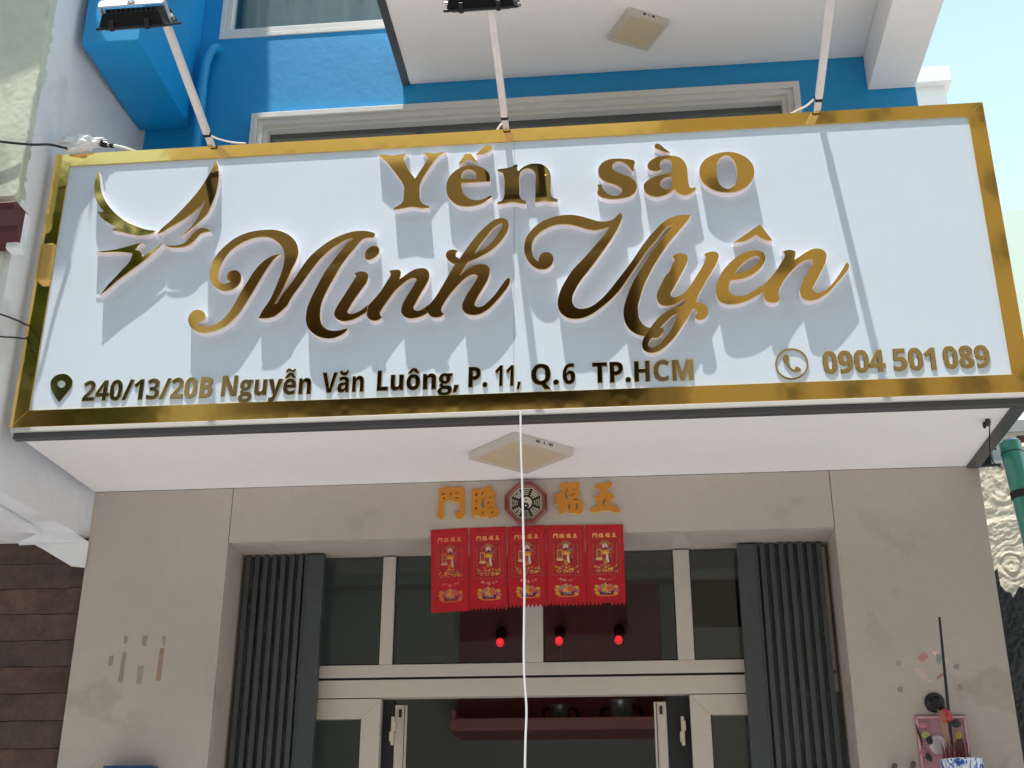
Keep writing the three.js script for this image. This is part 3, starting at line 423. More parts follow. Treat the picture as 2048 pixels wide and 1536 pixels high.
{ // octagonal plaque with the eight trigrams
  const c = onZ(1051.5, 1004, 0.03), R = 0.0915;
  const t = thing('octagonal_plaque', 'octagonal wooden plaque with black and cream trigrams around a yin-yang disc', 'plaque', undefined, [c.x, c.y - R, 0.0]);
  const prof = [[R * 0.99, 0], [R, 0.006], [R * 0.985, 0.018], [R * 0.90, 0.026], [R * 0.86, 0.023], [R * 0.82, 0.027], [R * 0.76, 0.024], [R * 0.735, 0.017]].map((p) => new THREE.Vector2(...p));
  const seat = (g) => g.rotateY(Math.PI / 8).rotateX(Math.PI / 2).translate(c.x, c.y, 0.004);
  const fr = new THREE.LatheGeometry(prof, 8).toNonIndexed(); fr.computeVertexNormals();
  const f = part('wooden_frame', uvm(seat(fr)), M({ map: mottle([0.60, 0.38, 0.345], 0.22, 301), roughness: 0.45, side: THREE.DoubleSide }), t);
  const bk = new THREE.CylinderGeometry(R * 0.96, R * 0.96, 0.004, 8); part('backing', uvm(seat(bk.translate(0, 0.002, 0))), M({ color: lin(0.25, 0.10, 0.08) }), t);
  for (let i = 0; i < 8; i++) { const a = i / 8 * 2 * Math.PI + Math.PI / 8, w = 0.83 * R * Math.tan(Math.PI / 8) * 1.9, g = new RoundedBoxGeometry(w, 0.0055, 0.006, 1, 0.002); g.translate(0, 0.928 * R * 0.985, 0).rotateZ(a - Math.PI / 8).translate(c.x, c.y, 0.0285); part('frame_rail', uvm(g), M({ map: mottle(i % 2 ? [0.68, 0.47, 0.43] : [0.55, 0.28, 0.255], 0.2, 310 + i), roughness: 0.4 }), f); }
  const tex = canvasTex(512, 512, (g) => {
    const cx = 256, cream = '#cfc6b2', ink = '#0c0f0c'; g.fillStyle = cream; g.fillRect(0, 0, 512, 512);
    const oct = (r) => { g.beginPath(); for (let i = 0; i < 8; i++) { const a = (i + 0.5) * Math.PI / 4; g.lineTo(cx + r * Math.cos(a), cx + r * Math.sin(a)); } g.closePath(); };
    g.fillStyle = ink; oct(236); g.fill(); g.fillStyle = '#8e877a';
    const tri = ['111', '011', '101', '001', '000', '100', '010', '110'];
    for (let i = 0; i < 8; i++) { g.save(); g.translate(cx, cx); g.rotate(i * Math.PI / 4); for (let k = 0; k < 3; k++) { const r = 122 + k * 32, w = 2 * (r - 6) * Math.tan(Math.PI / 8) - 26; g.fillStyle = i % 2 ? '#c9c3ab' : '#a89c86'; if (tri[i][k] === '1') g.fillRect(-w / 2, -r - 20, w, 21); else { g.fillRect(-w / 2, -r - 20, w * 0.43, 21); g.fillRect(w * 0.07, -r - 20, w * 0.43, 21); } } g.restore(); }
    g.fillStyle = ink; g.beginPath(); g.arc(cx, cx, 100, 0, 7); g.fill(); g.fillStyle = cream; g.beginPath(); g.arc(cx, cx, 92, -Math.PI / 2, Math.PI / 2); g.arc(cx, cx + 46, 46, Math.PI / 2, -Math.PI / 2, true); g.arc(cx, cx - 46, 46, Math.PI / 2, -Math.PI / 2, false); g.fill();
    g.fillStyle = ink; g.beginPath(); g.arc(cx, cx - 46, 14, 0, 7); g.fill(); g.fillStyle = cream; g.beginPath(); g.arc(cx, cx + 46, 14, 0, 7); g.fill();
  });
  const disc = new THREE.CircleGeometry(R * 0.745, 8, Math.PI / 8); disc.translate(c.x, c.y, 0.0205); part('trigram_print', disc, M({ map: tex, roughness: 0.5 }), t);
}
{ // five red paper hangings
  const norm = (k) => { const cs = CH[k].map((c) => smooth(c.map((p) => [p[0], p[1], p[2]]), 3)), b = cs[0].reduce((a, p) => [Math.min(a[0], p[0]), Math.max(a[1], p[0]), Math.min(a[2], p[1]), Math.max(a[3], p[1])], [1e9, -1e9, 1e9, -1e9]); return cs.map((c) => c.map((p) => [(p[0] - b[0]) / (b[1] - b[0]), (p[1] - b[2]) / (b[3] - b[2])])); };
  const glyphs = ['men', 'lin', 'fu', 'wu'].map(norm);
  const print = (fade) => canvasTex(320, 736, (g, W, H) => {
    g.fillStyle = '#b3081f'; g.fillRect(0, 0, W, H);
    for (let i = 0; i < 900; i++) { g.fillStyle = rnd() < 0.5 ? 'rgba(150,0,20,0.10)' : 'rgba(215,30,45,0.10)'; g.beginPath(); g.arc(rr(0, W), rr(0, H), rr(3, 22), 0, 7); g.fill(); }
    g.globalAlpha = 1 - 0.35 * fade; g.strokeStyle = '#a8433a'; g.lineWidth = 5; g.strokeRect(34, 56, 252, 400); g.lineWidth = 3; g.strokeRect(48, 128, 224, 322); g.fillStyle = 'rgba(140,40,40,0.45)'; g.fillRect(50, 130, 220, 318);
    g.fillStyle = '#e6b06a'; glyphs.forEach((cs, i) => { g.beginPath(); cs.forEach((c) => { c.forEach((p, j) => { const x = 58 + i * 54 + p[0] * 43, y = 76 + p[1] * 42; j ? g.lineTo(x, y) : g.moveTo(x, y); }); g.closePath(); }); g.fill('evenodd'); });
    const el = (x, y, rx, ry, c, rot = 0) => { g.fillStyle = c; g.beginPath(); g.ellipse(x, y, rx, ry, rot, 0, 7); g.fill(); }, ringp = (x, y, r, c, w) => { g.strokeStyle = c; g.lineWidth = w; g.beginPath(); g.arc(x, y, r, 0, 7); g.stroke(); };
    for (let k = 0; k < 8; k++) { for (const x of [62, 258]) { g.fillStyle = '#b4763f'; g.fillRect(x - 4, 176 + k * 26, 9, 4); g.fillRect(x - 1, 170 + k * 26, 3, 15); g.fillRect(x - 5, 184 + k * 26, 10, 3); } }
    el(162, 172, 40, 28, '#9a6a3c'); el(120, 196, 24, 18, '#a02a2c'); el(206, 196, 24, 18, '#a02a2c'); ringp(120, 196, 24, '#b98248', 3); ringp(206, 196, 24, '#b98248', 3);
    el(162, 196, 22, 24, '#d9b8b4'); el(162, 186, 14, 6, '#c9a49e'); el(164, 220, 11, 16, '#241a20'); el(200, 224, 17, 12, '#7d6a86', 0.5);
    el(166, 254, 34, 26, '#c98a2c'); el(166, 262, 22, 14, '#e0b04a'); g.fillStyle = '#a8322c'; g.fillRect(148, 270, 44, 74); el(182, 308, 13, 40, '#d8cdb4', -0.08); el(196, 306, 6, 38, '#2b2224', -0.12); el(160, 340, 18, 26, '#c47434');
    g.fillStyle = '#caa05a'; g.fillRect(90, 224, 44, 82); g.fillStyle = '#7c1418'; g.fillRect(98, 232, 28, 66); g.fillStyle = '#c89a55'; for (let k = 0; k < 4; k++) { g.fillRect(104, 238 + k * 16, 16, 3); g.fillRect(110, 236 + k * 16, 3, 10); } el(112, 314, 32, 12, '#d7b489'); ringp(214, 246, 14, '#b77a48', 4); ringp(206, 286, 10, '#b77a48', 3);
    for (let k = 0; k < 46; k++) { const x = rr(66, 262), y = rr(376, 436) - 14 * Math.cos((x - 164) / 60); el(x, y, rr(5, 14), rr(4, 10), ['#d79a3a', '#e2b65c', '#b8505c', '#7c8a3c', '#c8742c', '#8c2030'][k % 6], rr(0, 3)); } for (const x of [100, 150, 196]) { ringp(x, 418, 12, '#dca44c', 5); el(x, 418, 7, 7, '#8c1a20'); }
    for (let k = 0; k < 22; k++) { const x = rr(98, 232), y = 486 + 14 * Math.abs(Math.sin((x - 98) / 42)) + rr(-8, 8); el(x, y, rr(4, 10), rr(4, 9), ['#c9677c', '#d98c98', '#d08a34', '#b03c58'][k % 4]); }
    el(164, 576, 62, 42, '#b8788a'); el(128, 600, 20, 22, '#a63a72'); el(160, 548, 16, 20, '#d08a2e'); el(160, 590, 34, 30, '#dd9a36'); el(190, 576, 26, 24, '#c85a2c'); el(176, 534, 9, 8, '#2f3b1c'); el(140, 560, 12, 10, '#6c8a3a');
    for (const [x, y, c] of [[86, 560, '#e0b040'], [80, 590, '#d8a038'], [88, 620, '#dca83c'], [244, 566, '#dca83c'], [250, 596, '#b9607a'], [240, 624, '#d89c5a']]) { el(x, y, 20, 15, c, 0.3); ringp(x, y, 12, '#8c5a18', 2); }
    g.fillStyle = '#2d5f9c'; g.fillRect(140, 606, 22, 30); g.fillStyle = '#15203a'; g.fillRect(112, 610, 22, 20); g.fillRect(176, 606, 24, 26); g.fillRect(204, 600, 16, 26); g.fillStyle = '#e8e2d2'; g.fillRect(182, 612, 14, 8); g.strokeStyle = '#dca83c'; g.lineWidth = 6; g.beginPath(); g.moveTo(90, 640); g.quadraticCurveTo(164, 652, 240, 640); g.stroke();
  });
  const mats = [print(1), print(0.4), print(0.1)].map((map) => M({ map, roughness: 0.55, side: THREE.DoubleSide })), use = [0, 1, 1, 2, 2];
  const S = [[861, 1060, 936, 1055, 863, 1226], [938.5, 1056, 1012, 1053, 940.5, 1222], [1014, 1054, 1090, 1050, 1018, 1217], [1091.5, 1051, 1168, 1050, 1095, 1214], [1170, 1050, 1246, 1049, 1174, 1213]];
  const labs = ['red paper hanging, most faded print, at the gate character end of the row', 'red paper hanging, second from the faded one', 'red paper hanging in the middle of the row, behind the white cable', 'red paper hanging between the cable one and the end one', 'red paper hanging with a torn gap in its zigzag foot'];
  S.forEach(([xa, ya, xb, yb, xc, yc], i) => {
    const A = onZ(xa, ya, 0.006), B = onZ(xb, yb, 0.006), C = onZ(xc, yc, 0.012), w = B.x - A.x, h = (A.y + B.y) / 2 - C.y, nx = 40, ny = 10, teeth = 10, pos = [], uv = [], idx = [];
    for (let j = 0; j <= ny; j++) for (let k = 0; k <= nx; k++) {
      const u = k / nx, v = j / ny; let y = A.y + (B.y - A.y) * u - v * h; if (j === ny) { const ph = (u * teeth) % 1; y += (i === 4 && u > 0.42 && u < 0.58) ? 0.012 : (i === 0 ? 0.004 : 0.014) * Math.abs(2 * ph - 1); }
      pos.push(A.x + w * u + (C.x - A.x) * v, y, 0.004 + 0.0022 * i * 0.5 + 0.010 * v * v + 0.004 * Math.sin(u * 3.1 + i) * v); uv.push(u, 1 - (j === ny ? Math.min(1, (A.y + (B.y - A.y) * u - y) / h) : v));
    }
    for (let j = 0; j < ny; j++) for (let k = 0; k < nx; k++) { const a = j * (nx + 1) + k; idx.push(a, a + nx + 1, a + 1, a + 1, a + nx + 1, a + nx + 2); }
    const g = new THREE.BufferGeometry(); g.setAttribute('position', new THREE.Float32BufferAttribute(pos, 3)); g.setAttribute('uv', new THREE.Float32BufferAttribute(uv, 2)); g.setIndex(idx); g.computeVertexNormals();
    tag(part('red_paper_hanging', g, mats[use[i]]), labs[i], 'paper hanging', 'red paper hangings over the door');
  });
}
// white cable hanging from the sign
tag(part('hanging_cable', tube([[1041, 822], [1042, 900], [1045, 990], [1047, 1080], [1049, 1160], [1048, 1250], [1047.5, 1310], [1049, 1360], [1053, 1420], [1051, 1480], [1050, 1540], [1051, 1640], [1050, 1760]].map(([x, y]) => onZ(x, y, 0.70)), 0.0036, 90, 8), mCable), 'white cable hanging straight down from the middle of the sign', 'cable');

// ================================================================= SHOP FRONT
const ZF = -0.262;
{
  const t = thing('glazed_doorway', 'cream aluminium glazed doorway with transom lights and two open door leaves', 'doorway', undefined, [0, 0, ZF]);
  const bar = (n, x0, x1, y0, y1, d = 0.05) => part(n, box(x0, x1, y0, y1, ZF - d, ZF, 0.003), mAlu, t);
  for (const [a, b] of [[-1.2, -1.15], [-0.612, -0.558], [-0.013, 0.062], [0.602, 0.668], [1.165, 1.22]]) bar('mullion', a, b, 2.4535, 2.905);
  bar('transom', -1.2, 1.22, 2.403, 2.453); bar('transom', -1.2, 1.22, 2.322, 2.393, 0.06);
  part('transom_gap', box(-1.19, 1.21, 2.3935, 2.4025, ZF - 0.04, ZF - 0.012), mBlackMatte, t);
  for (const [a, b] of [[-1.15, -0.612], [-0.558, -0.013], [0.062, 0.602], [0.668, 1.165]]) {
    part('pane', box(a + 0.001, b - 0.001, 2.4545, 2.904, ZF - 0.030, ZF - 0.025), mGlass, t);
    part('gasket', mergeGeometries([box(a, a + 0.004, 2.4545, 2.904, ZF - 0.022, ZF - 0.008), box(b - 0.004, b, 2.4545, 2.904, ZF - 0.022, ZF - 0.008), box(a, b, 2.4545, 2.4585, ZF - 0.022, ZF - 0.009)]), mBlackMatte, t);
  }
  for (const s of [-1, 1]) {      // side lights with mitred frames
    const xi = s < 0 ? -0.598 : 0.640, xo = s < 0 ? -1.15 : 1.17, w = 0.078 * s;
    const X = (a) => a, y1 = 2.318;
    part('door_stile', prism([[xi, 0.03], [xi, y1], [xi + w, y1 - 0.078], [xi + w, 0.03]], ZF - 0.045, ZF - 0.002, 0.002), mAlu, t);
    part('door_rail', prism([[xi, y1], [xo, y1], [xo - w, y1 - 0.078], [xi + w, y1 - 0.078]], ZF - 0.045, ZF - 0.0025, 0.002), mAlu, t);
    part('door_stile', prism([[xo, y1], [xo, 0.03], [xo - w, 0.03], [xo - w, y1 - 0.078]], ZF - 0.045, ZF - 0.002, 0.002), mAlu, t);
    part('pane', box(Math.min(xi + w, xo - w), Math.max(xi + w, xo - w), 0.03, y1 - 0.079, ZF - 0.028, ZF - 0.022), mGlass, t);
    part('gasket', box(Math.min(xi + w, xi + w + 0.004 * s), Math.max(xi + w, xi + w + 0.004 * s), 0.03, y1 - 0.079, ZF - 0.020, ZF - 0.010), mBlackMatte, t);
    // the open leaf, folded back into the room
    const xl = s < 0 ? -0.548 : 0.548, swing = (g) => g.translate(-xl, 0, -(ZF - 0.055)).rotateY(s < 0 ? 0.235 : -0.02).translate(xl, 0, ZF - 0.055), leaf = part('door_leaf', swing(mergeGeometries([box(xl, xl + 0.05 * s * -1, 0.05, 2.300, ZF - 0.17, ZF - 0.055, 0.004), box(xl + 0.004, xl + 0.004 + 0.042 * s * -1, 2.21, 2.300, ZF - 0.80, ZF - 0.171, 0.004), box(xl, xl + 0.05 * s * -1, 0.05, 2.300, ZF - 0.90, ZF - 0.801, 0.004)])), mAlu, t);
    part('pane', swing(box(xl + 0.02 * s * -1, xl + 0.026 * s * -1, 0.08, 2.209, ZF - 0.80, ZF - 0.171)), mGlass, leaf);
    part('lock_slot', box(xl + 0.016 * s * -1, xl + 0.028 * s * -1, 2.250, 2.282, ZF - 0.0548, ZF - 0.0515), mBlackMatte, leaf);
    part('edge_groove', box(xl + 0.038 * s * -1, xl + 0.041 * s * -1, 0.05, 2.295, ZF - 0.0546, ZF - 0.0538), mGateDark, leaf);
    const hx = onZ(s < 0 ? 785 : 1366, 1462, ZF - 0.02).x, hy = onZ(s < 0 ? 785 : 1366, 1462, ZF - 0.02).y;
    const h = part('hinge', mergeGeometries([box(hx - 0.012, hx + 0.004, hy - 0.040, hy - 0.002, ZF - 0.052, ZF - 0.012, 0.003), box(hx - 0.004, hx + 0.012, hy + 0.002, hy + 0.040, ZF - 0.052, ZF - 0.012, 0.003)]), M({ color: lin(0.58, 0.48, 0.36), roughness: 0.5 }), t);
    part('hinge_pin', cyl(0.007, 0.007, [hx, hy - 0.055, ZF - 0.02], [hx, hy + 0.055, ZF - 0.02], 10), mAlu, h);
    part('jamb_gap', box(Math.min(xi - 0.001 * s, xl + 0.003 * s), Math.max(xi - 0.001 * s, xl + 0.003 * s), 0.03, 2.318, ZF - 0.09, ZF - 0.055), mBlackMatte, t);
  }
}
// folding steel gates pushed to both sides
function gate(s, label) {
  const x0 = s < 0 ? -1.186 : 1.196, dir = -s, zf = -0.19, t = thing('folding_gate', label, 'gate', 'folding gates either side of the doorway', [x0, 0, zf]), n = 7, pitch = 0.0375;
  const chan = new THREE.Shape([[-0.0095, 0], [0.0095, 0], [0.0095, -0.022], [0.0070, -0.022], [0.0070, -0.004], [-0.0070, -0.004], [-0.0070, -0.022], [-0.0095, -0.022]].map((p) => new THREE.Vector2(...p)));
  const slat = uvm(new THREE.ExtrudeGeometry(chan, { depth: 2.89, bevelEnabled: false }).rotateX(-Math.PI / 2).scale(1, 1, -1)); slat.computeVertexNormals();
  const good = uvm(new THREE.ExtrudeGeometry(chan, { depth: 2.89, bevelEnabled: false }).rotateX(Math.PI / 2).translate(0, 2.89, 0).rotateY(Math.PI));
  for (let i = 0; i < n; i++) {
    const x = x0 + dir * (0.012 + i * pitch), m = new THREE.Mesh(good, mGate); m.name = 'slat'; m.position.set(x - t.position.x, 0.012, (i % 2) * -0.004); m.rotation.y = Math.PI; m.scale.z = 1; m.castShadow = m.receiveShadow = true; t.add(m);
    if (i < n) { const r = new THREE.Mesh(good, mGate); r.name = 'rear_slat'; r.position.set(x - t.position.x + dir * pitch / 2, 0.012, -0.034); r.rotation.y = Math.PI; r.castShadow = r.receiveShadow = true; t.add(r); }
    if (i < n - 1) for (let k = 0; k < 10; k++) { const y = 1.35 + k * 0.158, up = (i + k) % 2 ? 1 : -1, a = x + dir * 0.003, b = x + dir * (pitch - 0.003), g = new THREE.BoxGeometry(Math.hypot(pitch, 0.145), 0.017, 0.003); g.rotateZ(Math.atan2(0.145 * up, pitch)).translate((a + b) / 2, y, zf - 0.0258 - 0.0032 * ((i + k) % 2)); part('lattice_bar', uvm(g), mGate, t); }
  }
  const xs = x0 + dir * (n * pitch - 0.006); part('stile', box(Math.min(xs, xs + dir * 0.082), Math.max(xs, xs + dir * 0.082), 0.012, 2.902, zf - 0.035, zf + 0.004, 0.004), mGate, t);
  part('stile_seam', box(xs + dir * 0.010 - 0.001, xs + dir * 0.010 + 0.001, 0.012, 2.90, zf + 0.0041, zf + 0.0046), mGateDark, t);
}
gate(-1, 'grey steel folding gate pushed against the marble jamb with brown tape marks'); gate(1, 'grey steel folding gate pushed against the marble jamb with the incense pot');

// ================================================================= INSIDE THE SHOP
{
  const ZL = -2.52, L = onZ(899, 1450, ZL), yT = onZ(1000, 1436, ZL).y, yB = onZ(1000, 1461, ZL).y, xr = onZ(1345, 1440, ZL).x, xa = onZ(921, 1230, -2.98).x, xb = onZ(1318, 1230, -2.98).x;
  const t = thing('altar_niche', 'maroon wall niche with a pink shelf inside the shop', 'shelf', undefined, [(L.x + xr) / 2, yB, -2.76]);
  part('niche_back', box(xa, xb, yT, 3.45, -2.999, -2.97), mAltar, t);
  part('shelf_board', box(L.x, xr, yB, yB + 0.03, -2.998, ZL - 0.021, 0.003), mPink, t);
  part('shelf_lip', box(L.x, xr, yB, yT, ZL - 0.02, ZL, 0.005), mPink, t);
  part('shelf_end', box(L.x, L.x + 0.03, yB + 0.031, yT + 0.05, -2.969, ZL - 0.021, 0.003), mPink, t); part('shelf_end', box(xr - 0.03, xr, yB + 0.031, yT + 0.05, -2.969, ZL - 0.021, 0.003), mPink, t);
  const ys = yB + 0.031;
  const redGlow = new THREE.MeshStandardMaterial({ color: lin(0.5, 0.02, 0.03), emissive: lin(1, 0.03, 0.05), emissiveIntensity: 0.5, roughness: 0.4 });
  [[1000, 1283, 'red bulb in black holder over the empty end of the shelf'], [1118, 1280, 'red bulb in black holder above the plain censer'], [1237, 1278, 'red bulb in black holder above the ornate censer']].forEach(([px, py, lab]) => {
    const c = onZ(px, py, -2.78), b = thing('red_altar_lamp', lab, 'lamp', 'red lamps over the altar shelf', [c.x, c.y - 0.03, c.z]);
    part('holder_rose', new THREE.SphereGeometry(0.036, 20, 14).scale(1, 1.15, 0.8).translate(c.x + 0.004, c.y + 0.062, c.z - 0.05), mBlack, b);
    part('holder_neck', cyl(0.020, 0.026, [c.x, c.y + 0.012, c.z - 0.006], [c.x + 0.003, c.y + 0.058, c.z - 0.045]), mBlack, b);
    const bulb = new THREE.LatheGeometry([[0.0005, -0.030], [0.014, -0.026], [0.024, -0.012], [0.0255, 0], [0.021, 0.014], [0.013, 0.022]].map((p) => new THREE.Vector2(...p)), 20).translate(c.x, c.y - 0.004, c.z); part('bulb', bulb, redGlow, b);
    part('bracket_arm', cyl(0.008, 0.008, [c.x + 0.004, c.y + 0.06, c.z - 0.08], [c.x + 0.004, c.y + 0.06, -2.968], 8), mBlack, b);
    const pl = new THREE.PointLight(lin(1, 0.05, 0.06), 0.004, 3); pl.position.set(0, 0.03, 0.04); pl.castShadow = true; pl.name = 'bulb_light'; b.add(pl);
  });
  [[1120, 'plain grey censer with black feet on the pink shelf', 0.86, lin(0.34, 0.33, 0.32)], [1242, 'ornate silver censer with black handles on the pink shelf', 1.0, lin(0.42, 0.45, 0.46)]].forEach(([px, lab, k, col]) => {
    const x = onZ(px, 1400, -2.70).x, z = -2.72, c = thing('censer', lab, 'censer', 'censers on the altar shelf', [x, ys, z]), mm = M({ color: col, roughness: 0.35, metalness: 0.6 });
    part('bowl', new THREE.LatheGeometry([[0.001, 0.02], [0.05, 0.022], [0.064, 0.05], [0.062, 0.10], [0.056, 0.13], [0.068, 0.150], [0.070, 0.158], [0.058, 0.158], [0.05, 0.14], [0.001, 0.13]].map((p) => new THREE.Vector2(p[0] * k * 1.1, p[1] * k)), 28).translate(x, ys, z), mm, c);
    for (const a of [0.5, 2.6, 4.7]) part('foot', cyl(0.008, 0.014, [x + 0.045 * Math.cos(a) * k, ys, z + 0.045 * Math.sin(a) * k], [x + 0.04 * Math.cos(a) * k, ys + 0.04, z + 0.04 * Math.sin(a) * k], 10), mBlack, c);
    for (const s of [-1, 1]) part('handle', tube([[x + s * 0.066 * k, ys + 0.05, z], [x + s * 0.11 * k, ys + 0.045, z], [x + s * 0.115 * k, ys + 0.10, z], [x + s * 0.072 * k, ys + 0.12, z]], 0.011, 16, 8), mBlackMatte, c);
    part('medallion', new THREE.CylinderGeometry(0.022 * k, 0.022 * k, 0.006, 20).rotateX(Math.PI / 2).translate(x, ys + 0.085 * k, z + 0.070 * k), M({ color: lin(0.18, 0.19, 0.2), metalness: 0.6, roughness: 0.4 }), c);
  });
}
tag(part('roller_housing', box(0.78, 1.55, 3.12, 3.40, -2.998, -2.90, 0.01), mBlackMatte), 'dark box high on the shop back wall behind the transom', 'box');
tag(part('counter', mergeGeometries([box(-1.69, 1.69, 0.031, 1.88, -2.995, -2.55, 0.01), box(-1.69, 1.69, 1.881, 1.93, -2.996, -2.50, 0.008)]), M({ color: lin(0.16, 0.17, 0.17), roughness: 0.6 })), 'grey cabinet along the back wall below the shelf', 'cabinet');

// ================================================================= ON THE MARBLE
function patch(name, pts, z, m, label, cat, group) { const s = new THREE.Shape(pts.map(([x, y]) => { const p = onZ(x, y, 0.0006); return new THREE.Vector2(p.x, p.y); })); return tag(part(name, uvm(new THREE.ExtrudeGeometry(s, { depth: z, bevelEnabled: false }).translate(0, 0, 0.0003)), m), label, cat, group); }
const rough4 = (a, b, c, d, j = 0.6) => { const out = []; const q = [a, b, c, d]; for (let i = 0; i < 4; i++) { const p = q[i], n = q[(i + 1) % 4], k = 6; for (let m = 0; m < k; m++) out.push([p[0] + (n[0] - p[0]) * m / k + rr(-j, j), p[1] + (n[1] - p[1]) * m / k + rr(-j, j)]); } return out; };
const tapeTex = (c, s) => M({ map: mottle(c, 0.16, s), roughness: 0.6 });
const tA = tapeTex([0.60, 0.545, 0.495], 401), tB = tapeTex([0.575, 0.52, 0.47], 402), tC = tapeTex([0.63, 0.53, 0.46], 403);
[[[249, 1272], [256, 1273], [253, 1288], [247, 1287], tA], [[285, 1271], [296, 1270], [292, 1293], [284, 1292], tB], [[323, 1272], [332, 1272], [330, 1292], [326, 1291], tA], [[219, 1312], [228, 1311], [225, 1331], [216, 1332], tA], [[245, 1304], [253, 1304], [245, 1366], [236, 1365], tB], [[276, 1332], [288, 1331], [283, 1367], [273, 1368], tA], [[321, 1296], [328, 1296], [322, 1361], [311, 1361], tC]].forEach(([a, b, c, d, m], i) =>
  patch('tape_residue', rough4(a, b, c, d), 0.0005, m, ['short faint tape mark above the longest grey-brown strip', 'dark short tape mark at the top between the two strips', 'short faint tape mark topping the orange-brown strip', 'small square tape mark set apart on the plain side', 'long grey-brown strip of tape residue', 'medium tape strip below the dark short mark', 'long orange-brown strip of tape residue next to the gate side'][i], 'tape mark', 'old tape marks on the marble'));
const sA = M({ map: mottle([0.78, 0.55, 0.53], 0.3, 411), roughness: 0.6 }), sB = M({ map: mottle([0.78, 0.68, 0.64], 0.35, 412), roughness: 0.6 }), sG = M({ map: mottle([0.60, 0.57, 0.55], 0.2, 413), roughness: 0.7 });
patch('paper_scrap', rough4([1847, 1303], [1857, 1312], [1844, 1327], [1834, 1316]), 0.0006, sA, 'square pink paper scrap stuck to the marble above the lamp rose', 'paper scrap', 'torn pink paper scraps');
patch('paper_scrap', rough4([1864, 1304], [1873, 1302], [1906, 1330], [1900, 1338], 1.4), 0.0006, sB, 'long pink paper scrap slanting behind the tall black stick', 'paper scrap', 'torn pink paper scraps');
patch('paper_scrap', rough4([1825, 1341], [1836, 1334], [1866, 1361], [1861, 1367], 1.2), 0.0006, sB, 'long pink scrap slanting down to the lamp rose', 'paper scrap', 'torn pink paper scraps');
patch('paper_scrap', rough4([1873, 1360], [1875, 1352], [1888, 1344], [1889, 1350], 0.8), 0.0006, sA, 'short pink scrap beside the tall black stick', 'paper scrap', 'torn pink paper scraps');
patch('paper_scrap', rough4([1872, 1306], [1886, 1310], [1880, 1330], [1874, 1328], 1.2), 0.0010, M({ map: mottle([0.55, 0.60, 0.58], 0.4, 414) }), 'small torn scrap with teal print behind the tall black stick', 'paper scrap', 'torn pink paper scraps');
for (const [x, y] of [[1797, 1326], [1913, 1333], [1920, 1373], [1801, 1378]]) patch('glue_spot', rough4([x - 5, y - 5], [x + 5, y - 5], [x + 5, y + 6], [x - 5, y + 5], 1), 0.0004, sG, { 1797: 'grey glue spot beside the square pink scrap', 1913: 'grey glue spot at the end of the long pink scrap', 1920: 'grey glue spot on the bare marble beside the tall stick', 1801: 'grey glue spot beside the black lamp holder' }[x], 'glue spot', 'grey glue spots');
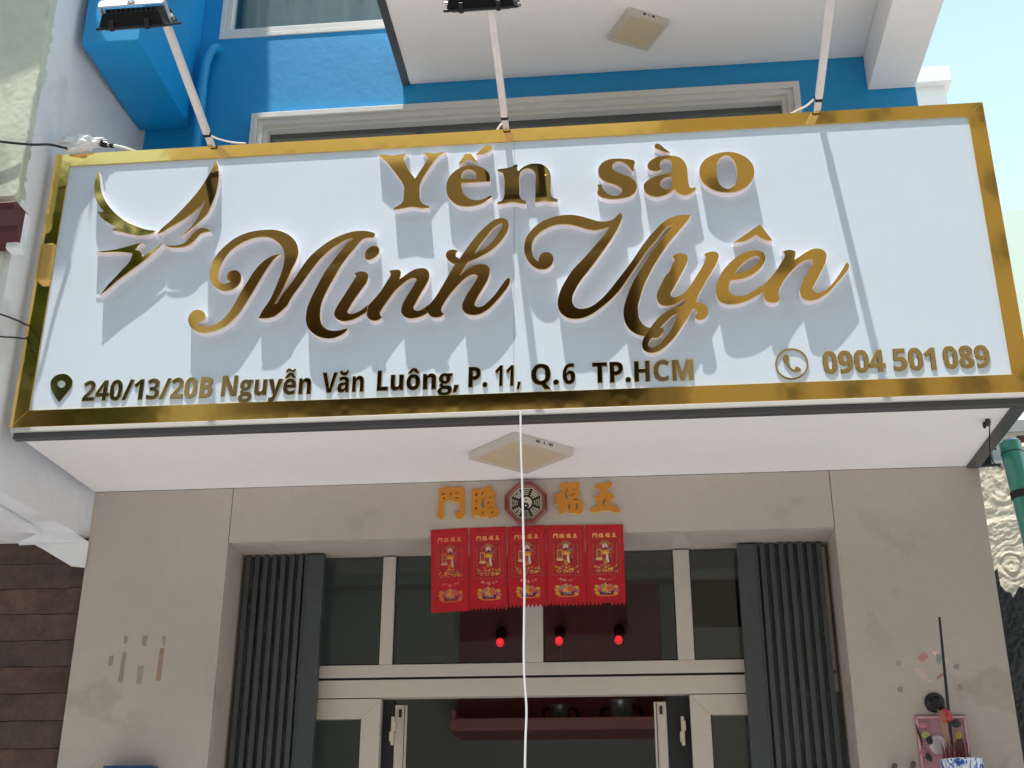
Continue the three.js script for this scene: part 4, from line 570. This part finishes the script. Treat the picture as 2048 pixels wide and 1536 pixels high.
{ // incense corner
  const mRing = M({ map: mottle([0.64, 0.47, 0.50], 0.25, 421), roughness: 0.5 });
  const c = (x, y, z = 0.008) => onZ(x, y, z), A = c(1828, 1431), B = c(1931, 1428), Y0 = 1.70;
  const t = thing('shrine_plaque', 'pink raised shrine plaque fixed to the marble behind the incense pot', 'plaque', undefined, [(A.x + B.x) / 2, Y0, 0]);
  part('board', box(A.x, B.x, Y0, (A.y + B.y) / 2, 0.0008, 0.010, 0.003), mRing, t);
  for (const [x0, x1, y0, y1] of [[A.x + 0.004, A.x + 0.011, Y0 + 0.01, A.y - 0.012], [B.x - 0.011, B.x - 0.004, Y0 + 0.01, A.y - 0.012], [A.x + 0.004, B.x - 0.004, A.y - 0.011, A.y - 0.004]]) part('raised_rim', box(x0, x1, y0, y1, 0.0095, 0.016, 0.003), M({ color: lin(0.62, 0.40, 0.42), roughness: 0.45 }), t);
  const fig = (px, py, w, h, col, name, rot = 0) => { const p = c(px, py, 0.012); part(name, new THREE.SphereGeometry(1, 16, 12).scale(w, h, 0.008).rotateZ(rot).translate(p.x, p.y, 0.012), M({ map: mottle(col, 0.25, 430 + Math.round(px) % 9), roughness: 0.5 }), t); };
  fig(1846, 1450, 0.020, 0.012, [0.72, 0.46, 0.52], 'cloud_relief'); fig(1851, 1470, 0.016, 0.013, [0.66, 0.66, 0.42], 'head_relief'); fig(1859, 1480, 0.012, 0.022, [0.16, 0.15, 0.14], 'robe_relief', 0.5); fig(1917, 1471, 0.012, 0.015, [0.74, 0.64, 0.28], 'head_relief'); fig(1918, 1490, 0.012, 0.030, [0.19, 0.20, 0.15], 'robe_relief', -0.35); fig(1912, 1447, 0.018, 0.014, [0.20, 0.20, 0.17], 'tree_relief'); fig(1855, 1512, 0.010, 0.022, [0.17, 0.19, 0.17], 'robe_relief', 0.6); fig(1876, 1490, 0.030, 0.034, [0.80, 0.74, 0.77], 'scroll_relief'); fig(1848, 1505, 0.016, 0.016, [0.70, 0.44, 0.50], 'cloud_relief'); fig(1838, 1470, 0.004, 0.040, [0.10, 0.09, 0.09], 'branch_relief', 0.15);
  // lamp rose and its red bulb
  const r = c(1871, 1404, 0.02), lamp = thing('shrine_lamp', 'black round lamp holder with an unlit red bulb above the shrine plaque', 'lamp', undefined, [r.x, r.y, 0]);
  part('rose', new THREE.LatheGeometry([[0.036, 0], [0.0365, 0.006], [0.034, 0.014], [0.026, 0.022], [0.020, 0.030]].map((p) => new THREE.Vector2(...p)), 28).rotateX(Math.PI / 2).translate(r.x, r.y, 0.001), mBlack, lamp);
  part('socket', cyl(0.0205, 0.0165, [r.x, r.y - 0.002, 0.022], [r.x + 0.010, r.y - 0.034, 0.058]), mBlack, lamp);
  part('bulb', new THREE.SphereGeometry(0.0235, 22, 16).scale(1, 1.1, 1).translate(r.x + 0.014, r.y - 0.057, 0.082), M({ color: lin(0.46, 0.03, 0.045), roughness: 0.15 }), lamp);
  // porcelain pot
  const P = onZ(1923, 1519, 0.13), rad = 0.073, pot = thing('incense_pot', 'blue and white porcelain incense pot full of incense stubs', 'pot', undefined, [P.x, P.y - 0.15, P.z]);
  const ptex = canvasTex(1024, 256, (g, W, H) => { g.fillStyle = '#dfe3e6'; g.fillRect(0, 0, W, H); g.fillStyle = '#8ea6cf'; g.fillRect(0, 10, W, 40); g.strokeStyle = '#173a94'; g.lineWidth = 4; g.strokeRect(-9, 9, W + 18, 42); for (let i = 0; i < 9; i++) { const x = 40 + i * 114; g.fillStyle = '#1c3f9a'; g.beginPath(); g.ellipse(x, 30, 44, 17, 0, 0, 7); g.fill(); g.strokeStyle = '#e6ebf2'; g.lineWidth = 4; for (const k of [-26, -14, 14, 26]) { g.beginPath(); g.arc(x + k, 30, 11, k < 0 ? 2 : -1.1, k < 0 ? 4.3 : 1.1); g.stroke(); } g.beginPath(); g.arc(x, 30, 7, 0, 7); g.stroke(); } for (let i = 0; i < 160; i++) { g.fillStyle = ['#16348a', '#2b55b4', '#5f86cf'][i % 3]; g.globalAlpha = 0.8; g.beginPath(); g.ellipse(rr(0, W), rr(84, 240), rr(5, 30), rr(3, 12), rr(0, 3), 0, 7); g.fill(); } });
  ptex.wrapS = THREE.RepeatWrapping;
  const lat = new THREE.LatheGeometry([[0.048, -0.15], [0.055, -0.14], [0.066, -0.09], [0.0705, -0.04], [0.0725, -0.012], [0.0735, -0.002], [0.0725, 0.0005], [0.069, -0.002], [0.067, -0.02]].map((p) => new THREE.Vector2(...p)), 48);
  part('bowl', lat.translate(P.x, P.y, P.z), MP({ map: ptex, roughness: 0.16, clearcoat: 0.6, clearcoatRoughness: 0.06, side: THREE.DoubleSide }), pot);
  part('ash', new THREE.CylinderGeometry(0.067, 0.066, 0.01, 32).translate(P.x, P.y - 0.020, P.z), M({ color: lin(0.32, 0.29, 0.26), roughness: 1 }), pot);
  part('pot_stand', box(P.x - 0.10, P.x + 0.10, P.y - 0.175, P.y - 0.151, 0.001, 0.22, 0.004), M({ color: lin(0.16, 0.07, 0.05), roughness: 0.5 }), pot);
  for (let i = 0; i < 60; i++) { const a = rr(0, 6.28), q = 0.045 * Math.sqrt(rnd()), x = P.x - 0.010 + q * Math.cos(a), z = P.z - 0.03 + q * Math.sin(a) * 0.7, h = rr(0.03, 0.085); part('incense_stub', cyl(0.0016, 0.0014, [x, P.y - 0.016, z], [x + rr(-0.008, 0.008), P.y - 0.016 + h, z + rr(-0.008, 0.008)], 5), M({ color: lin(0.22, 0.035, 0.05), roughness: 0.8 }), pot); }
  const b0 = onZ(1897, 1500, 0.085), bundle = thing('incense_bundle', 'fan of thin straw-yellow incense sticks in front of the red bulb', 'incense', undefined, [b0.x, b0.y - 0.04, b0.z]);
  for (let i = 0; i < 6; i++) { const e = onZ(1875 + i * 2.6, 1418 + i * 1.2, 0.118); part('incense_stick', cyl(0.0010, 0.0007, [b0.x + i * 0.0032, b0.y - 0.04, b0.z - 0.004 + i * 0.002], [e.x, e.y, e.z], 6), M({ color: lin(0.42, 0.28, 0.13), roughness: 0.8 }), bundle); }
  const s0 = onZ(1903, 1490, 0.08), s1 = onZ(1879, 1236, 0.105), st = thing('tall_incense_stick', 'tall thick black incense stick leaning up from the pot', 'incense', undefined, [s0.x, s0.y, s0.z]);
  part('stick', cyl(0.0062, 0.0042, [s0.x, s0.y - 0.02, s0.z], [s1.x, s1.y, s1.z], 10), mBlackMatte, st); part('tip', new THREE.SphereGeometry(0.005, 10, 8).translate(s1.x, s1.y, s1.z), mBlack, st);
  for (const [px, py, lab] of [[1789, 1532, 'short brown peg end in the marble beside the gate'], [1826, 1528, 'short brown peg end in the marble nearer the plaque']]) { const p = c(px, py, 0.03); tag(part('wall_peg', mergeGeometries([cyl(0.009, 0.009, [p.x, p.y - 0.02, 0.0], [p.x, p.y, 0.035], 12), cyl(0.010, 0.009, [p.x, p.y - 0.001, 0.0345], [p.x, p.y + 0.002, 0.04], 12)]), M({ color: lin(0.13, 0.085, 0.07), roughness: 0.7 })), lab, 'peg'); }
}
{ const a = onZ(206, 1531, 0.07), b = onZ(304, 1530, 0.07), t = thing('letter_box', 'dark blue letter box on the marble jamb with tape marks', 'letter box', undefined, [(a.x + b.x) / 2, 1.72, 0]); part('body', box(a.x + 0.004, b.x - 0.004, 1.72, a.y - 0.009, 0.001, 0.066, 0.004), M({ color: lin(0.02, 0.05, 0.16), roughness: 0.4 }), t); part('lid', box(a.x, b.x, a.y - 0.008, a.y, 0.001, 0.072, 0.003), M({ color: lin(0.022, 0.06, 0.19), roughness: 0.35 }), t); part('slot', box(a.x + 0.03, b.x - 0.03, 1.93, 1.94, 0.0655, 0.0668), mBlackMatte, t); }
// black wire hanging from the soffit by the channel
{
  const h = onY(1975, 838, HS), t = thing('dangling_wire', 'black wire dangling from a rough hole in the canopy underside', 'wire', undefined, [h.x, HS - 0.25, h.z]);
  part('wire_lead', tube([[h.x, HS + 0.01, h.z], [h.x + 0.002, HS - 0.03, h.z], onZ(1979, 880, h.z), onZ(1982, 915, h.z + 0.01), onZ(1992, 930, h.z), onZ(2003, 935, h.z - 0.02)], 0.0022, 40, 6), mBlackMatte, t);
  part('connector', new THREE.SphereGeometry(0.010, 12, 10).scale(1, 1.6, 1).translate(h.x, HS - 0.012, h.z), M({ color: lin(0.06, 0.04, 0.04) }), t);
  part('tape_end', new THREE.SphereGeometry(0.007, 12, 10).scale(1, 1.9, 1).translate(h.x - 0.012, HS - 0.020, h.z - 0.006), mBlackMatte, t);
}

// ================================================================= NEIGHBOUR AT THE LEFT
const nb = thing('left_neighbour_house', 'neighbour house with pale green plaster front, white side and maroon cornice', 'building', undefined, [-4, 0, 0]);
{
  const sideGeo = (pts, y0, y1) => { const s = new THREE.Shape(pts.map((p) => new THREE.Vector2(p[0], -p[1]))); return uvm(new THREE.ExtrudeGeometry(s, { depth: y1 - y0, bevelEnabled: false }).rotateX(-Math.PI / 2).translate(0, y0, 0), 1.8); };
  const ZN = 0.815, XN = -1.886;
  part('side_wall', sideGeo([[-1.8005, -0.3], [-2.0, -0.3], [-2.02, ZN - 0.02], [XN, ZN - 0.02], [-1.8255, -0.005], [-1.8005, -0.005]], 2.955, 8.6), mSide, nb);
  // plaster front with a ragged free edge beside the side wall
  { const s = new THREE.Shape(); s.moveTo(-6, 4.085); s.lineTo(XN - 0.012, 4.085); let y = 4.085; while (y < 8.6) { y += rr(0.006, 0.03); s.lineTo(XN - 0.004 + 0.014 * (fbm(y * 0.11, 0.3, 64, 4, 9) - 0.5) + rr(-0.0015, 0.0015), Math.min(y, 8.6)); } s.lineTo(-6, 8.6); part('front_wall', uvm(new THREE.ExtrudeGeometry(s, { depth: 0.06, bevelEnabled: true, bevelSize: 0.004, bevelThickness: 0.004, bevelSegments: 1 }).translate(0, 0, ZN - 0.045), 1.4), mGreenWall, nb); }
  part('front_wall', box(-6, XN - 0.03, 2.955, 3.86, ZN - 0.06, ZN - 0.005, 0.004, 1.4), mGreenWall, nb);
  const prof = new THREE.Shape([[0, 0], [0.012, 0], [0.02, 0.02], [0.045, 0.035], [0.06, 0.07], [0.062, 0.10], [0.085, 0.13], [0.105, 0.16], [0.11, 0.20], [0.10, 0.215], [0, 0.215]].map((p) => new THREE.Vector2(...p)));
  const ca = onZ(34, 487, ZN + 0.05), cb = onZ(32, 402, ZN + 0.10);
  part('cornice', uvm(new THREE.ExtrudeGeometry(prof, { depth: 4.0, bevelEnabled: false }).rotateY(-Math.PI / 2).scale(1, (cb.y - ca.y) / 0.215, 1).translate(cb.x, ca.y, ZN)), mMaroon, nb);
  part('plaster_end', box(cb.x + 0.001, XN - 0.004, ca.y - 0.01, cb.y + 0.004, ZN - 0.03, ZN + 0.03, 0.012), mSide, nb);
  part('shutter_panel', box(-6, XN - 0.045, 3.30, 3.85, ZN - 0.003, ZN + 0.008, 0.003), M({ map: mottle([0.60, 0.66, 0.62], 0.1, 451), roughness: 0.7 }), nb);
  part('overhang_underside', box(-6, -1.95, 2.935, 2.954, -0.02, ZN - 0.02, 0.004, 1.4), mSide, nb);
  part('roof', box(-6, -1.95, 8.6, 8.7, -4, ZN - 0.02), mSide, nb); part('rear_wall', box(-6, -1.9, 0, 8.6, -4.1, -4.0), mSide, nb);
  // loose torn end of the metal flashing at the foot of the side wall
  const fl = (pts, n) => { const q = pts.map(([x, y, z]) => onZ(x, y, z)), g = new THREE.BufferGeometry(), pos = [], idx = []; q.forEach((p) => pos.push(p.x, p.y, p.z)); for (let i = 1; i < q.length - 1; i++) idx.push(0, i, i + 1); const m = q.length; q.forEach((p) => pos.push(p.x - 0.003, p.y, p.z - 0.006)); for (let i = 1; i < m - 1; i++) idx.push(m, m + i + 1, m + i); for (let i = 0; i < m; i++) { const j = (i + 1) % m; idx.push(i, m + i, j, j, m + i, m + j); } g.setAttribute('position', new THREE.Float32BufferAttribute(pos, 3)); g.setIndex(idx); return uvm(g.toNonIndexed()); };
  const f1 = fl([[178, 1084, 0.012], [170, 1135, 0.012], [143, 1132, 0.03], [85, 1097, 0.10], [56, 1082, 0.13], [38, 1090, 0.15], [36, 1084, 0.15], [62, 1074, 0.13], [82, 1058, 0.11], [120, 1046, 0.07]]); f1.computeVertexNormals(); part('torn_flashing', f1, mSide, nb, 'torn white flashing at the wall foot');
  const f2 = fl([[0, 963, 0.60], [60, 1000, 0.42], [118, 1044, 0.15], [100, 1051, 0.13], [72, 1060, 0.13], [40, 1053, 0.16], [0, 1045, 0.18]]); f2.computeVertexNormals(); part('torn_flashing', f2, mSide, nb);
  // dark stone facing of its ground floor
  const rowH = 0.1055; let k = 0; for (let r = 0; r < 16; r++) { let x = -1.802; const y0 = 2.954 - (r + 1) * rowH; let i = 0; while (x > -2.9) { const w = 1.2, g = new THREE.BoxGeometry(w - 0.004, rowH - 0.003, 0.03, Math.ceil(w / 0.02), 5, 1), p = g.attributes.position; for (let v = 0; v < p.count; v++) if (p.getZ(v) > 0) { const X = p.getX(v) + x, Y = p.getY(v) + y0; p.setZ(v, p.getZ(v) + 0.034 * (fbm(X * 0.9 + 7, Y * 0.9 + 3, 24, 4, 5) - 0.5) + rr(-0.0012, 0.0012)); } g.translate(x - w / 2, y0 + rowH / 2, -0.045); g.computeVertexNormals(); part('stone_tile', uvm(g, 0.6), mBrown[k++ % 3], nb); x -= w; i++; } }
  part('ground_floor_wall', box(-6, -1.805, 0, 2.954, -0.25, -0.062), mBrown[0], nb);
}
// torn sheet-metal awning above the frame, whose ragged edge shades the sign's corner
{
  const s = new THREE.Shape([[-3.0, 0.75], [-1.90, 0.75], [-1.79, 0.80], [-1.795, 0.93], [-1.825, 0.975], [-1.832, 0.945], [-1.875, 0.985], [-1.90, 1.01], [-3.0, 1.10]].map((p) => new THREE.Vector2(p[0], -p[1])));
  tag(part('awning_sheet', uvm(new THREE.ExtrudeGeometry(s, { depth: 0.006, bevelEnabled: false }).rotateX(-Math.PI / 2).translate(0, 5.78, 0)), mGrey), 'torn sheet-metal awning edge on the neighbour wall', 'awning');
}
// wires and the wrapped joint on the sign's corner
tag(part('black_wire', tube([onZ(-60, 276, 0.86), onZ(0, 283, 0.86), onZ(65, 289, 0.84), onZ(100, 289, 0.80), onZ(135, 297, 0.76)], 0.0055, 30, 8), mBlackMatte), 'thick black wire running to the plastic-wrapped joint', 'wire');
tag(part('black_wire', tube([onZ(-40, 615, 0.88), onZ(0, 628, 0.86), onZ(35, 641, 0.78), onZ(57, 651, 0.70), [-1.845, 3.62, 0.66]], 0.0035, 30, 6), mBlackMatte), 'thin black wire sloping to the sign edge', 'wire');
tag(part('black_wire', tube([onZ(-40, 668, 0.88), onZ(0, 673, 0.86), onZ(30, 675, 0.76), onZ(52, 677, 0.70), [-1.845, 3.57, 0.66]], 0.0035, 30, 6), mBlackMatte), 'thin black wire running level to the sign edge', 'wire');
{
  const c = onZ(168, 290, 0.70), t = thing('wrapped_wire_joint', 'wire joint wrapped in crumpled white plastic on the sign corner', 'wire joint', undefined, [c.x, 4.364, 0.70]);
  const g = new THREE.IcosahedronGeometry(1, 4), p = g.attributes.position; for (let i = 0; i < p.count; i++) { const x = p.getX(i), y = p.getY(i), z = p.getZ(i), n = 1 + 0.9 * (Math.abs(fbm(x * 0.4 + 2, y * 0.4 + z * 0.4 + 2, 12, 3, 8) - 0.5) * 2 - 0.25); p.setXYZ(i, x * 0.088 * n - 0.012, y * (0.036 - 0.012 * x) * n, z * 0.032 * n); } g.computeVertexNormals();
  const f = toCreasedNormals(g, 0.35); f.translate(c.x, 4.404, 0.70); part('plastic_wrap', uvm(f), M({ color: lin(0.84, 0.84, 0.86), roughness: 0.75 }), t);
  part('tape', cyl(0.013, 0.012, [c.x + 0.072, 4.395, 0.70], [c.x + 0.098, 4.390, 0.695]), mBlack, t); part('tape', cyl(0.010, 0.010, [c.x + 0.106, 4.389, 0.694], [c.x + 0.122, 4.387, 0.692]), mBlackMatte, t);
  part('lead', tube([[c.x + 0.09, 4.392, 0.70], [c.x + 0.14, 4.384, 0.69], [c.x + 0.175, 4.378, 0.68], [c.x + 0.205, 4.374, 0.66]], 0.006, 16, 6), mCable, t);
}

// ================================================================= NEIGHBOUR AT THE RIGHT
{
  const t = thing('right_neighbour_wall', 'sunlit cream house wall of rough trowelled stucco at the right', 'building', undefined, [3.4, 0, -2.7]);
  const g = new THREE.PlaneGeometry(1.7, 2.4, 380, 520), p = g.attributes.position;
  for (let i = 0; i < p.count; i++) { const x = p.getX(i), y = p.getY(i), w = fbm(x * 0.5 + 5, y * 0.5 + 5, 6, 3, 111), r = Math.abs(fbm(x * 0.42 + 0.35 * w + 3, y * 0.55 + 0.3 * w + 3, 10, 4, 120) - 0.5), s = fbm(x * 0.8 + 4, y * 1.1 + 4, 24, 4, 130); const q = fbm(x * 0.6 + 1.3 * w, y * 0.6 + 2, 20, 3, 140); p.setZ(i, 0.003 * sstep(0.0, 0.010, r) + 0.012 * s + 0.014 * q); }
  g.computeVertexNormals(); g.translate(2.654, 3.05, -2.6); part('stucco_face', uvm(g, 0.9), mStucco, t);
  part('wall_body', box(1.802, 7.5, 0, 4.24, -2.9, -2.605), mStucco, t);
  part('eave_board', box(1.81, 7.5, 4.20, 4.28, -2.95, -2.575, 0.004), M({ color: lin(0.36, 0.38, 0.38) }), t);
}
{ // glossy green post with black bands, and the steel bar behind it
  const a = onZ(2019, 886, 0.16), t = thing('green_post', 'glossy green tube post with black band beside the stucco wall', 'post', undefined, [a.x + 0.08, 0, 0.16]), mg = MP({ color: lin(0.03, 0.24, 0.18), roughness: 0.18, clearcoat: 1, clearcoatRoughness: 0.1 }), lean = (y) => a.x + (a.y - y) * 0.075;
  part('tube', cyl(0.040, 0.040, [lean(0), 0, 0.16], [a.x, a.y, 0.16], 32), mg, t); part('end_cap', cyl(0.0405, 0.030, [a.x, a.y + 0.0005, 0.16], [a.x - 0.001, a.y + 0.010, 0.16], 32), mg, t);
  for (const y of [2.985, 2.45]) part('band', cyl(0.0425, 0.0425, [lean(y - 0.028), y - 0.028, 0.16], [lean(y), y, 0.16], 32), mBlackMatte, t);
  part('tie', cyl(0.0415, 0.0415, [lean(3.135), 3.135, 0.16], [lean(3.138), 3.138, 0.16], 32), mBlackMatte, t);
  const y = onZ(1990, 912, 0.06).y; tag(part('steel_bar', box(1.84, 3.4, y - 0.022, y + 0.022, 0.03, 0.07, 0.003), M({ color: lin(0.66, 0.70, 0.74), roughness: 0.35, metalness: 0.3 })), 'pale steel bar crossing behind the green post', 'bar');
  const b = onZ(1968, 918, 0.02); tag(part('black_bracket', prism([[b.x - 0.05, b.y - 0.03], [b.x + 0.06, b.y - 0.028], [b.x + 0.05, b.y + 0.045], [b.x + 0.01, b.y + 0.03]], 0.005, 0.03, 0.002), mBlackMatte), 'black bracket under the canopy corner by the green post', 'bracket');
  const c = onZ(2040, 878, 0.05); tag(part('rusty_pipe', cyl(0.014, 0.014, [c.x - 0.01, c.y, 0.05], [c.x + 1, c.y + 0.03, 0.05], 14), M({ map: mottle([0.42, 0.24, 0.18], 0.3, 461), roughness: 0.8 })), 'rusty pipe stub above the steel bar', 'pipe');
}
{ // dark tarpaulin below the stucco
  const top = [[1984, 1150], [1994, 1140], [1999, 1172], [2012, 1186], [2020, 1187], [2025, 1198], [2034, 1193], [2042, 1176], [2052, 1180], [2080, 1190]].map(([x, y]) => onZ(x, y, -0.14)), s = new THREE.Shape(); s.moveTo(1.803, 0.02); s.lineTo(1.803, top[0].y - 0.01); top.forEach((p) => s.lineTo(Math.max(1.803, p.x), p.y)); s.lineTo(6.4, top[9].y); s.lineTo(6.4, 0.02);
  const g = new THREE.ExtrudeGeometry(s, { depth: 0.02, bevelEnabled: true, bevelSize: 0.006, bevelThickness: 0.008, bevelSegments: 2 }); g.translate(0, 0, -0.165); tag(part('dark_tarpaulin', uvm(g), M({ map: mottle([0.17, 0.17, 0.17], 0.3, 471), roughness: 0.6, bumpMap: plasterBump, bumpScale: 0.05 })), 'dark tarpaulin with ragged top hanging against the stucco wall', 'tarpaulin');
}
{ // translucent awning roof of the right neighbour on a steel frame
  const t = thing('awning_roof', 'pale green translucent awning roof on grey steel frame beyond the sign', 'awning', undefined, [3.2, 4.0, -1.2]);
  const P = (x, y, z) => onZ(x, y, z), A = P(1995, 428, -4.6), B = P(2100, 700, -2.85), m = MP({ color: lin(0.30, 0.38, 0.34), transmission: 0.10, thickness: 0, roughness: 0.9, side: THREE.DoubleSide }), st = M({ color: lin(0.22, 0.25, 0.25), roughness: 0.5, metalness: 0.4 }), pale = M({ color: lin(0.60, 0.64, 0.66), roughness: 0.4, metalness: 0.3 });
  const yz = (k) => [A.y + (B.y - A.y) * k, A.z + (B.z - A.z) * k];
  const n = 60, pos = [], idx = []; for (let i = 0; i <= n; i++) for (let j = 0; j <= 1; j++) { const [y, z] = yz(j * 1.05); pos.push(1.95 + i * 0.075, y + 0.03 + 0.008 * Math.sin(i * 1.6), z); } for (let i = 0; i < n; i++) { const a = 2 * i; idx.push(a, a + 1, a + 2, a + 2, a + 1, a + 3); } const g = new THREE.BufferGeometry(); g.setAttribute('position', new THREE.Float32BufferAttribute(pos, 3)); g.setIndex(idx); g.computeVertexNormals(); part('roof_sheet', uvm(g), m, t);
  for (const k of [0, 0.33, 0.66, 1]) { const [y, z] = yz(k); part('purlin', box(1.95, 6.4, y - 0.03, y + 0.005, z - 0.02, z + 0.02, 0.003), k === 0 ? pale : st, t); }
  for (let i = 0; i < 5; i++) { const x = 2.75 + i * 0.75, [y0, z0] = yz(0), [y1, z1] = yz(1); part('rafter', cyl(0.016, 0.016, [x + 0.25, y0 - 0.045, z0], [x, y1 - 0.045, z1], 8), st, t); }
  part('post', cyl(0.025, 0.025, [5.9, 0, -2.96], [5.9, yz(1)[0] - 0.03, -2.96], 12), st, t); part('post', cyl(0.025, 0.025, [5.9, 0, -4.6], [5.9, yz(0)[0] - 0.03, -4.6], 12), st, t);
}
{ // white block of a building further back
  const c = onZ(1893, 195, -9), t = thing('white_far_building', 'plain white building corner rising behind the sign', 'building', undefined, [c.x - 2, 0, -11]), top = onZ(1885, 172, -9).y;
  part('wall', box(c.x - 4, c.x, 0, top, -14, -9, 0, 2), mWhite, t); part('parapet', box(c.x - 4.1, c.x + 0.08, top, top + 0.25, -14, -8.9, 0.02, 2), mWhite, t); part('ledge', box(c.x - 4.02, c.x + 0.03, top - 1.1, top - 0.95, -14, -8.95, 0.01, 2), mWhite, t);
}

// ================================================================= ACROSS THE STREET (what the gold mirrors)
{
  const Z = 9, t = thing('opposite_taupe_house', 'taupe house across the street with deep shaded loggia', 'building', undefined, [-2, 0, Z + 3]);
  const mT = M({ map: mottle([0.50, 0.44, 0.37], 0.08, 501), roughness: 0.9 }), mP = M({ map: mottle([0.86, 0.79, 0.68], 0.05, 502), roughness: 0.9 });
  part('upper_wall', box(-5.1, 1.0, 8.5, 9.75, Z, Z + 0.3), mT, t); part('top_wall', box(-5.1, 1.0, 9.75, 12.4, Z - 0.02, Z + 0.3), mP, t); part('pier', box(-5.1, -4.25, 5.2, 8.5, Z, Z + 5.6), mP, t); part('pier', box(0.7, 1.0, 5.2, 8.5, Z, Z + 5.6), mT, t);
  part('loggia_back', box(-4.25, 0.7, 5.2, 8.5, Z + 5.3, Z + 5.6), mT, t); part('loggia_ceiling', box(-4.25, 0.7, 8.38, 8.5, Z + 0.31, Z + 5.3), mT, t); part('parapet', box(-4.25, 0.7, 5.4, 6.42, Z, Z + 0.15), mP, t); part('loggia_floor', box(-5.1, 1.0, 5.0, 5.2, Z - 0.1, Z + 5.6), mT, t);
  part('lower_wall', box(-5.1, 1.0, 0, 5.0, Z, Z + 0.3), mT, t); part('side_wall', box(-5.1, -4.9, 0, 12.4, Z + 2.6, Z + 6), mT, t); part('roof', box(-5.1, 1.0, 12.4, 12.6, Z - 0.2, Z + 6), mT, t);
  for (const [x, w] of [[-0.55, 0.42], [-3.2, 0.5]]) { const f = part('window', box(x, x + w, 8.95, 9.72, Z - 0.012, Z + 0.005), mP, t); part('pane', box(x + 0.04, x + w - 0.04, 8.99, 9.68, Z - 0.016, Z - 0.0125), mDarkGlass, f); }
}
{
  const Z = 8.9, t = thing('opposite_cream_house', 'cream house across the street with rows of small dark openings', 'building', undefined, [4, 0, Z + 3]);
  const mC = M({ map: mottle([0.71, 0.62, 0.47], 0.05, 511), roughness: 0.9 }), mO = M({ color: lin(0.12, 0.10, 0.07), roughness: 0.8 });
  part('wall', box(1.003, 9, 0, 12.9, Z, Z + 0.3), mC, t); part('side_wall', box(1.003, 1.2, 0, 12.9, Z + 0.3, Z + 6), mC, t); part('roof', box(1.0, 9, 12.9, 13.1, Z - 0.2, Z + 6), mC, t);
  for (const y of [6.35, 7.15, 7.95, 8.75, 9.75, 10.6]) for (let i = 0; i < 7; i++) if (hash(i, Math.round(y * 10), 3) > 0.25) { const x = 1.45 + i * 0.62; const f = part('window', box(x - 0.03, x + 0.28, y - 0.03, y + 0.36, Z - 0.02, Z + 0.004), mC, t); part('pane', box(x, x + 0.25, y, y + 0.33, Z - 0.024, Z - 0.0205), mO, f); }
}
for (const [x0, x1, h, col, lab] of [[-11.5, -5.12, 6.6, [0.62, 0.60, 0.55], 'low grey house across the street behind the street tree'], [-19, -11.52, 8.2, [0.66, 0.58, 0.48], 'ochre house across the street, farthest from the cream one'], [9.02, 17, 11, [0.60, 0.62, 0.60], 'grey-green house across the street next to the cream house']]) {
  const t = thing('opposite_house', lab, 'building', undefined, [(x0 + x1) / 2, 0, 12]), m = M({ map: mottle(col, 0.08, 530 + Math.round(h)), roughness: 0.9 });
  part('wall', box(x0, x1, 0, h, 9, 14), m, t); part('roof', box(x0 - 0.05, x1 - 0.02, h, h + 0.2, 8.8, 14), m, t);
  for (let x = x0 + 0.8; x < x1 - 1.4; x += 2.1) for (let y = 1.2; y < h - 1.6; y += 2.8) { const f = part('window', box(x, x + 1.1, y, y + 1.3, 8.96, 9.004), m, t); part('pane', box(x + 0.06, x + 1.04, y + 0.06, y + 1.24, 8.95, 8.959), mDarkGlass, f); }
}
{
  const t = thing('street_tree', 'leafy green street tree across from the sign, beside the taupe house', 'tree', undefined, [-5.3, 0, 7.0]);
  const bark = M({ map: mottle([0.34, 0.28, 0.22], 0.3, 521), roughness: 0.95 });
  const gs = [cyl(0.16, 0.09, [-5.3, 0, 7.0], [-5.2, 5.2, 7.0], 12)]; const tips = [];
  for (let i = 0; i < 12; i++) { const a = i * 2.4, r = 0.35 + 0.05 * i, b = [-5.25 + r * 1.15 * Math.cos(a), 5.6 + 2.1 * (1 - i / 12) + rr(0, 0.2), 7.0 + r * Math.sin(a)]; gs.push(cyl(0.05, 0.015, [-5.22, 3.9 + 0.11 * i, 7.0], b, 7)); tips.push(b); }
  part('trunk', mergeGeometries(gs), bark, t);
  const leaf = new THREE.BufferGeometry(), pos = [], nrm = [], q = new THREE.Quaternion(), v = new THREE.Vector3();
  for (let i = 0; i < 7200; i++) { const b = tips[i % 12], r = 0.62 * Math.cbrt(rnd()), th = rr(0, 6.28), ph = Math.acos(rr(-1, 1)), c = [b[0] + r * Math.sin(ph) * Math.cos(th), b[1] + r * Math.cos(ph) * 0.85 + 0.15, b[2] + r * Math.sin(ph) * Math.sin(th)], s = rr(0.05, 0.1); q.setFromEuler(new THREE.Euler(rr(-1.2, 1.2), rr(0, 6.28), rr(-1.2, 1.2))); for (const k of [[-1, 0, 0], [0, 0, 0.5], [1, 0, 0], [-1, 0, 0], [1, 0, 0], [0, 0, -0.5]]) { v.set(k[0] * s, k[1], k[2] * s).applyQuaternion(q); pos.push(c[0] + v.x, c[1] + v.y, c[2] + v.z); } }
  leaf.setAttribute('position', new THREE.Float32BufferAttribute(pos, 3)); leaf.computeVertexNormals();
  part('crown', leaf, MP({ color: lin(0.075, 0.13, 0.015), roughness: 0.8, transmission: 0.35, thickness: 0, side: THREE.DoubleSide }), t);
}

renderer.render(scene, camera);
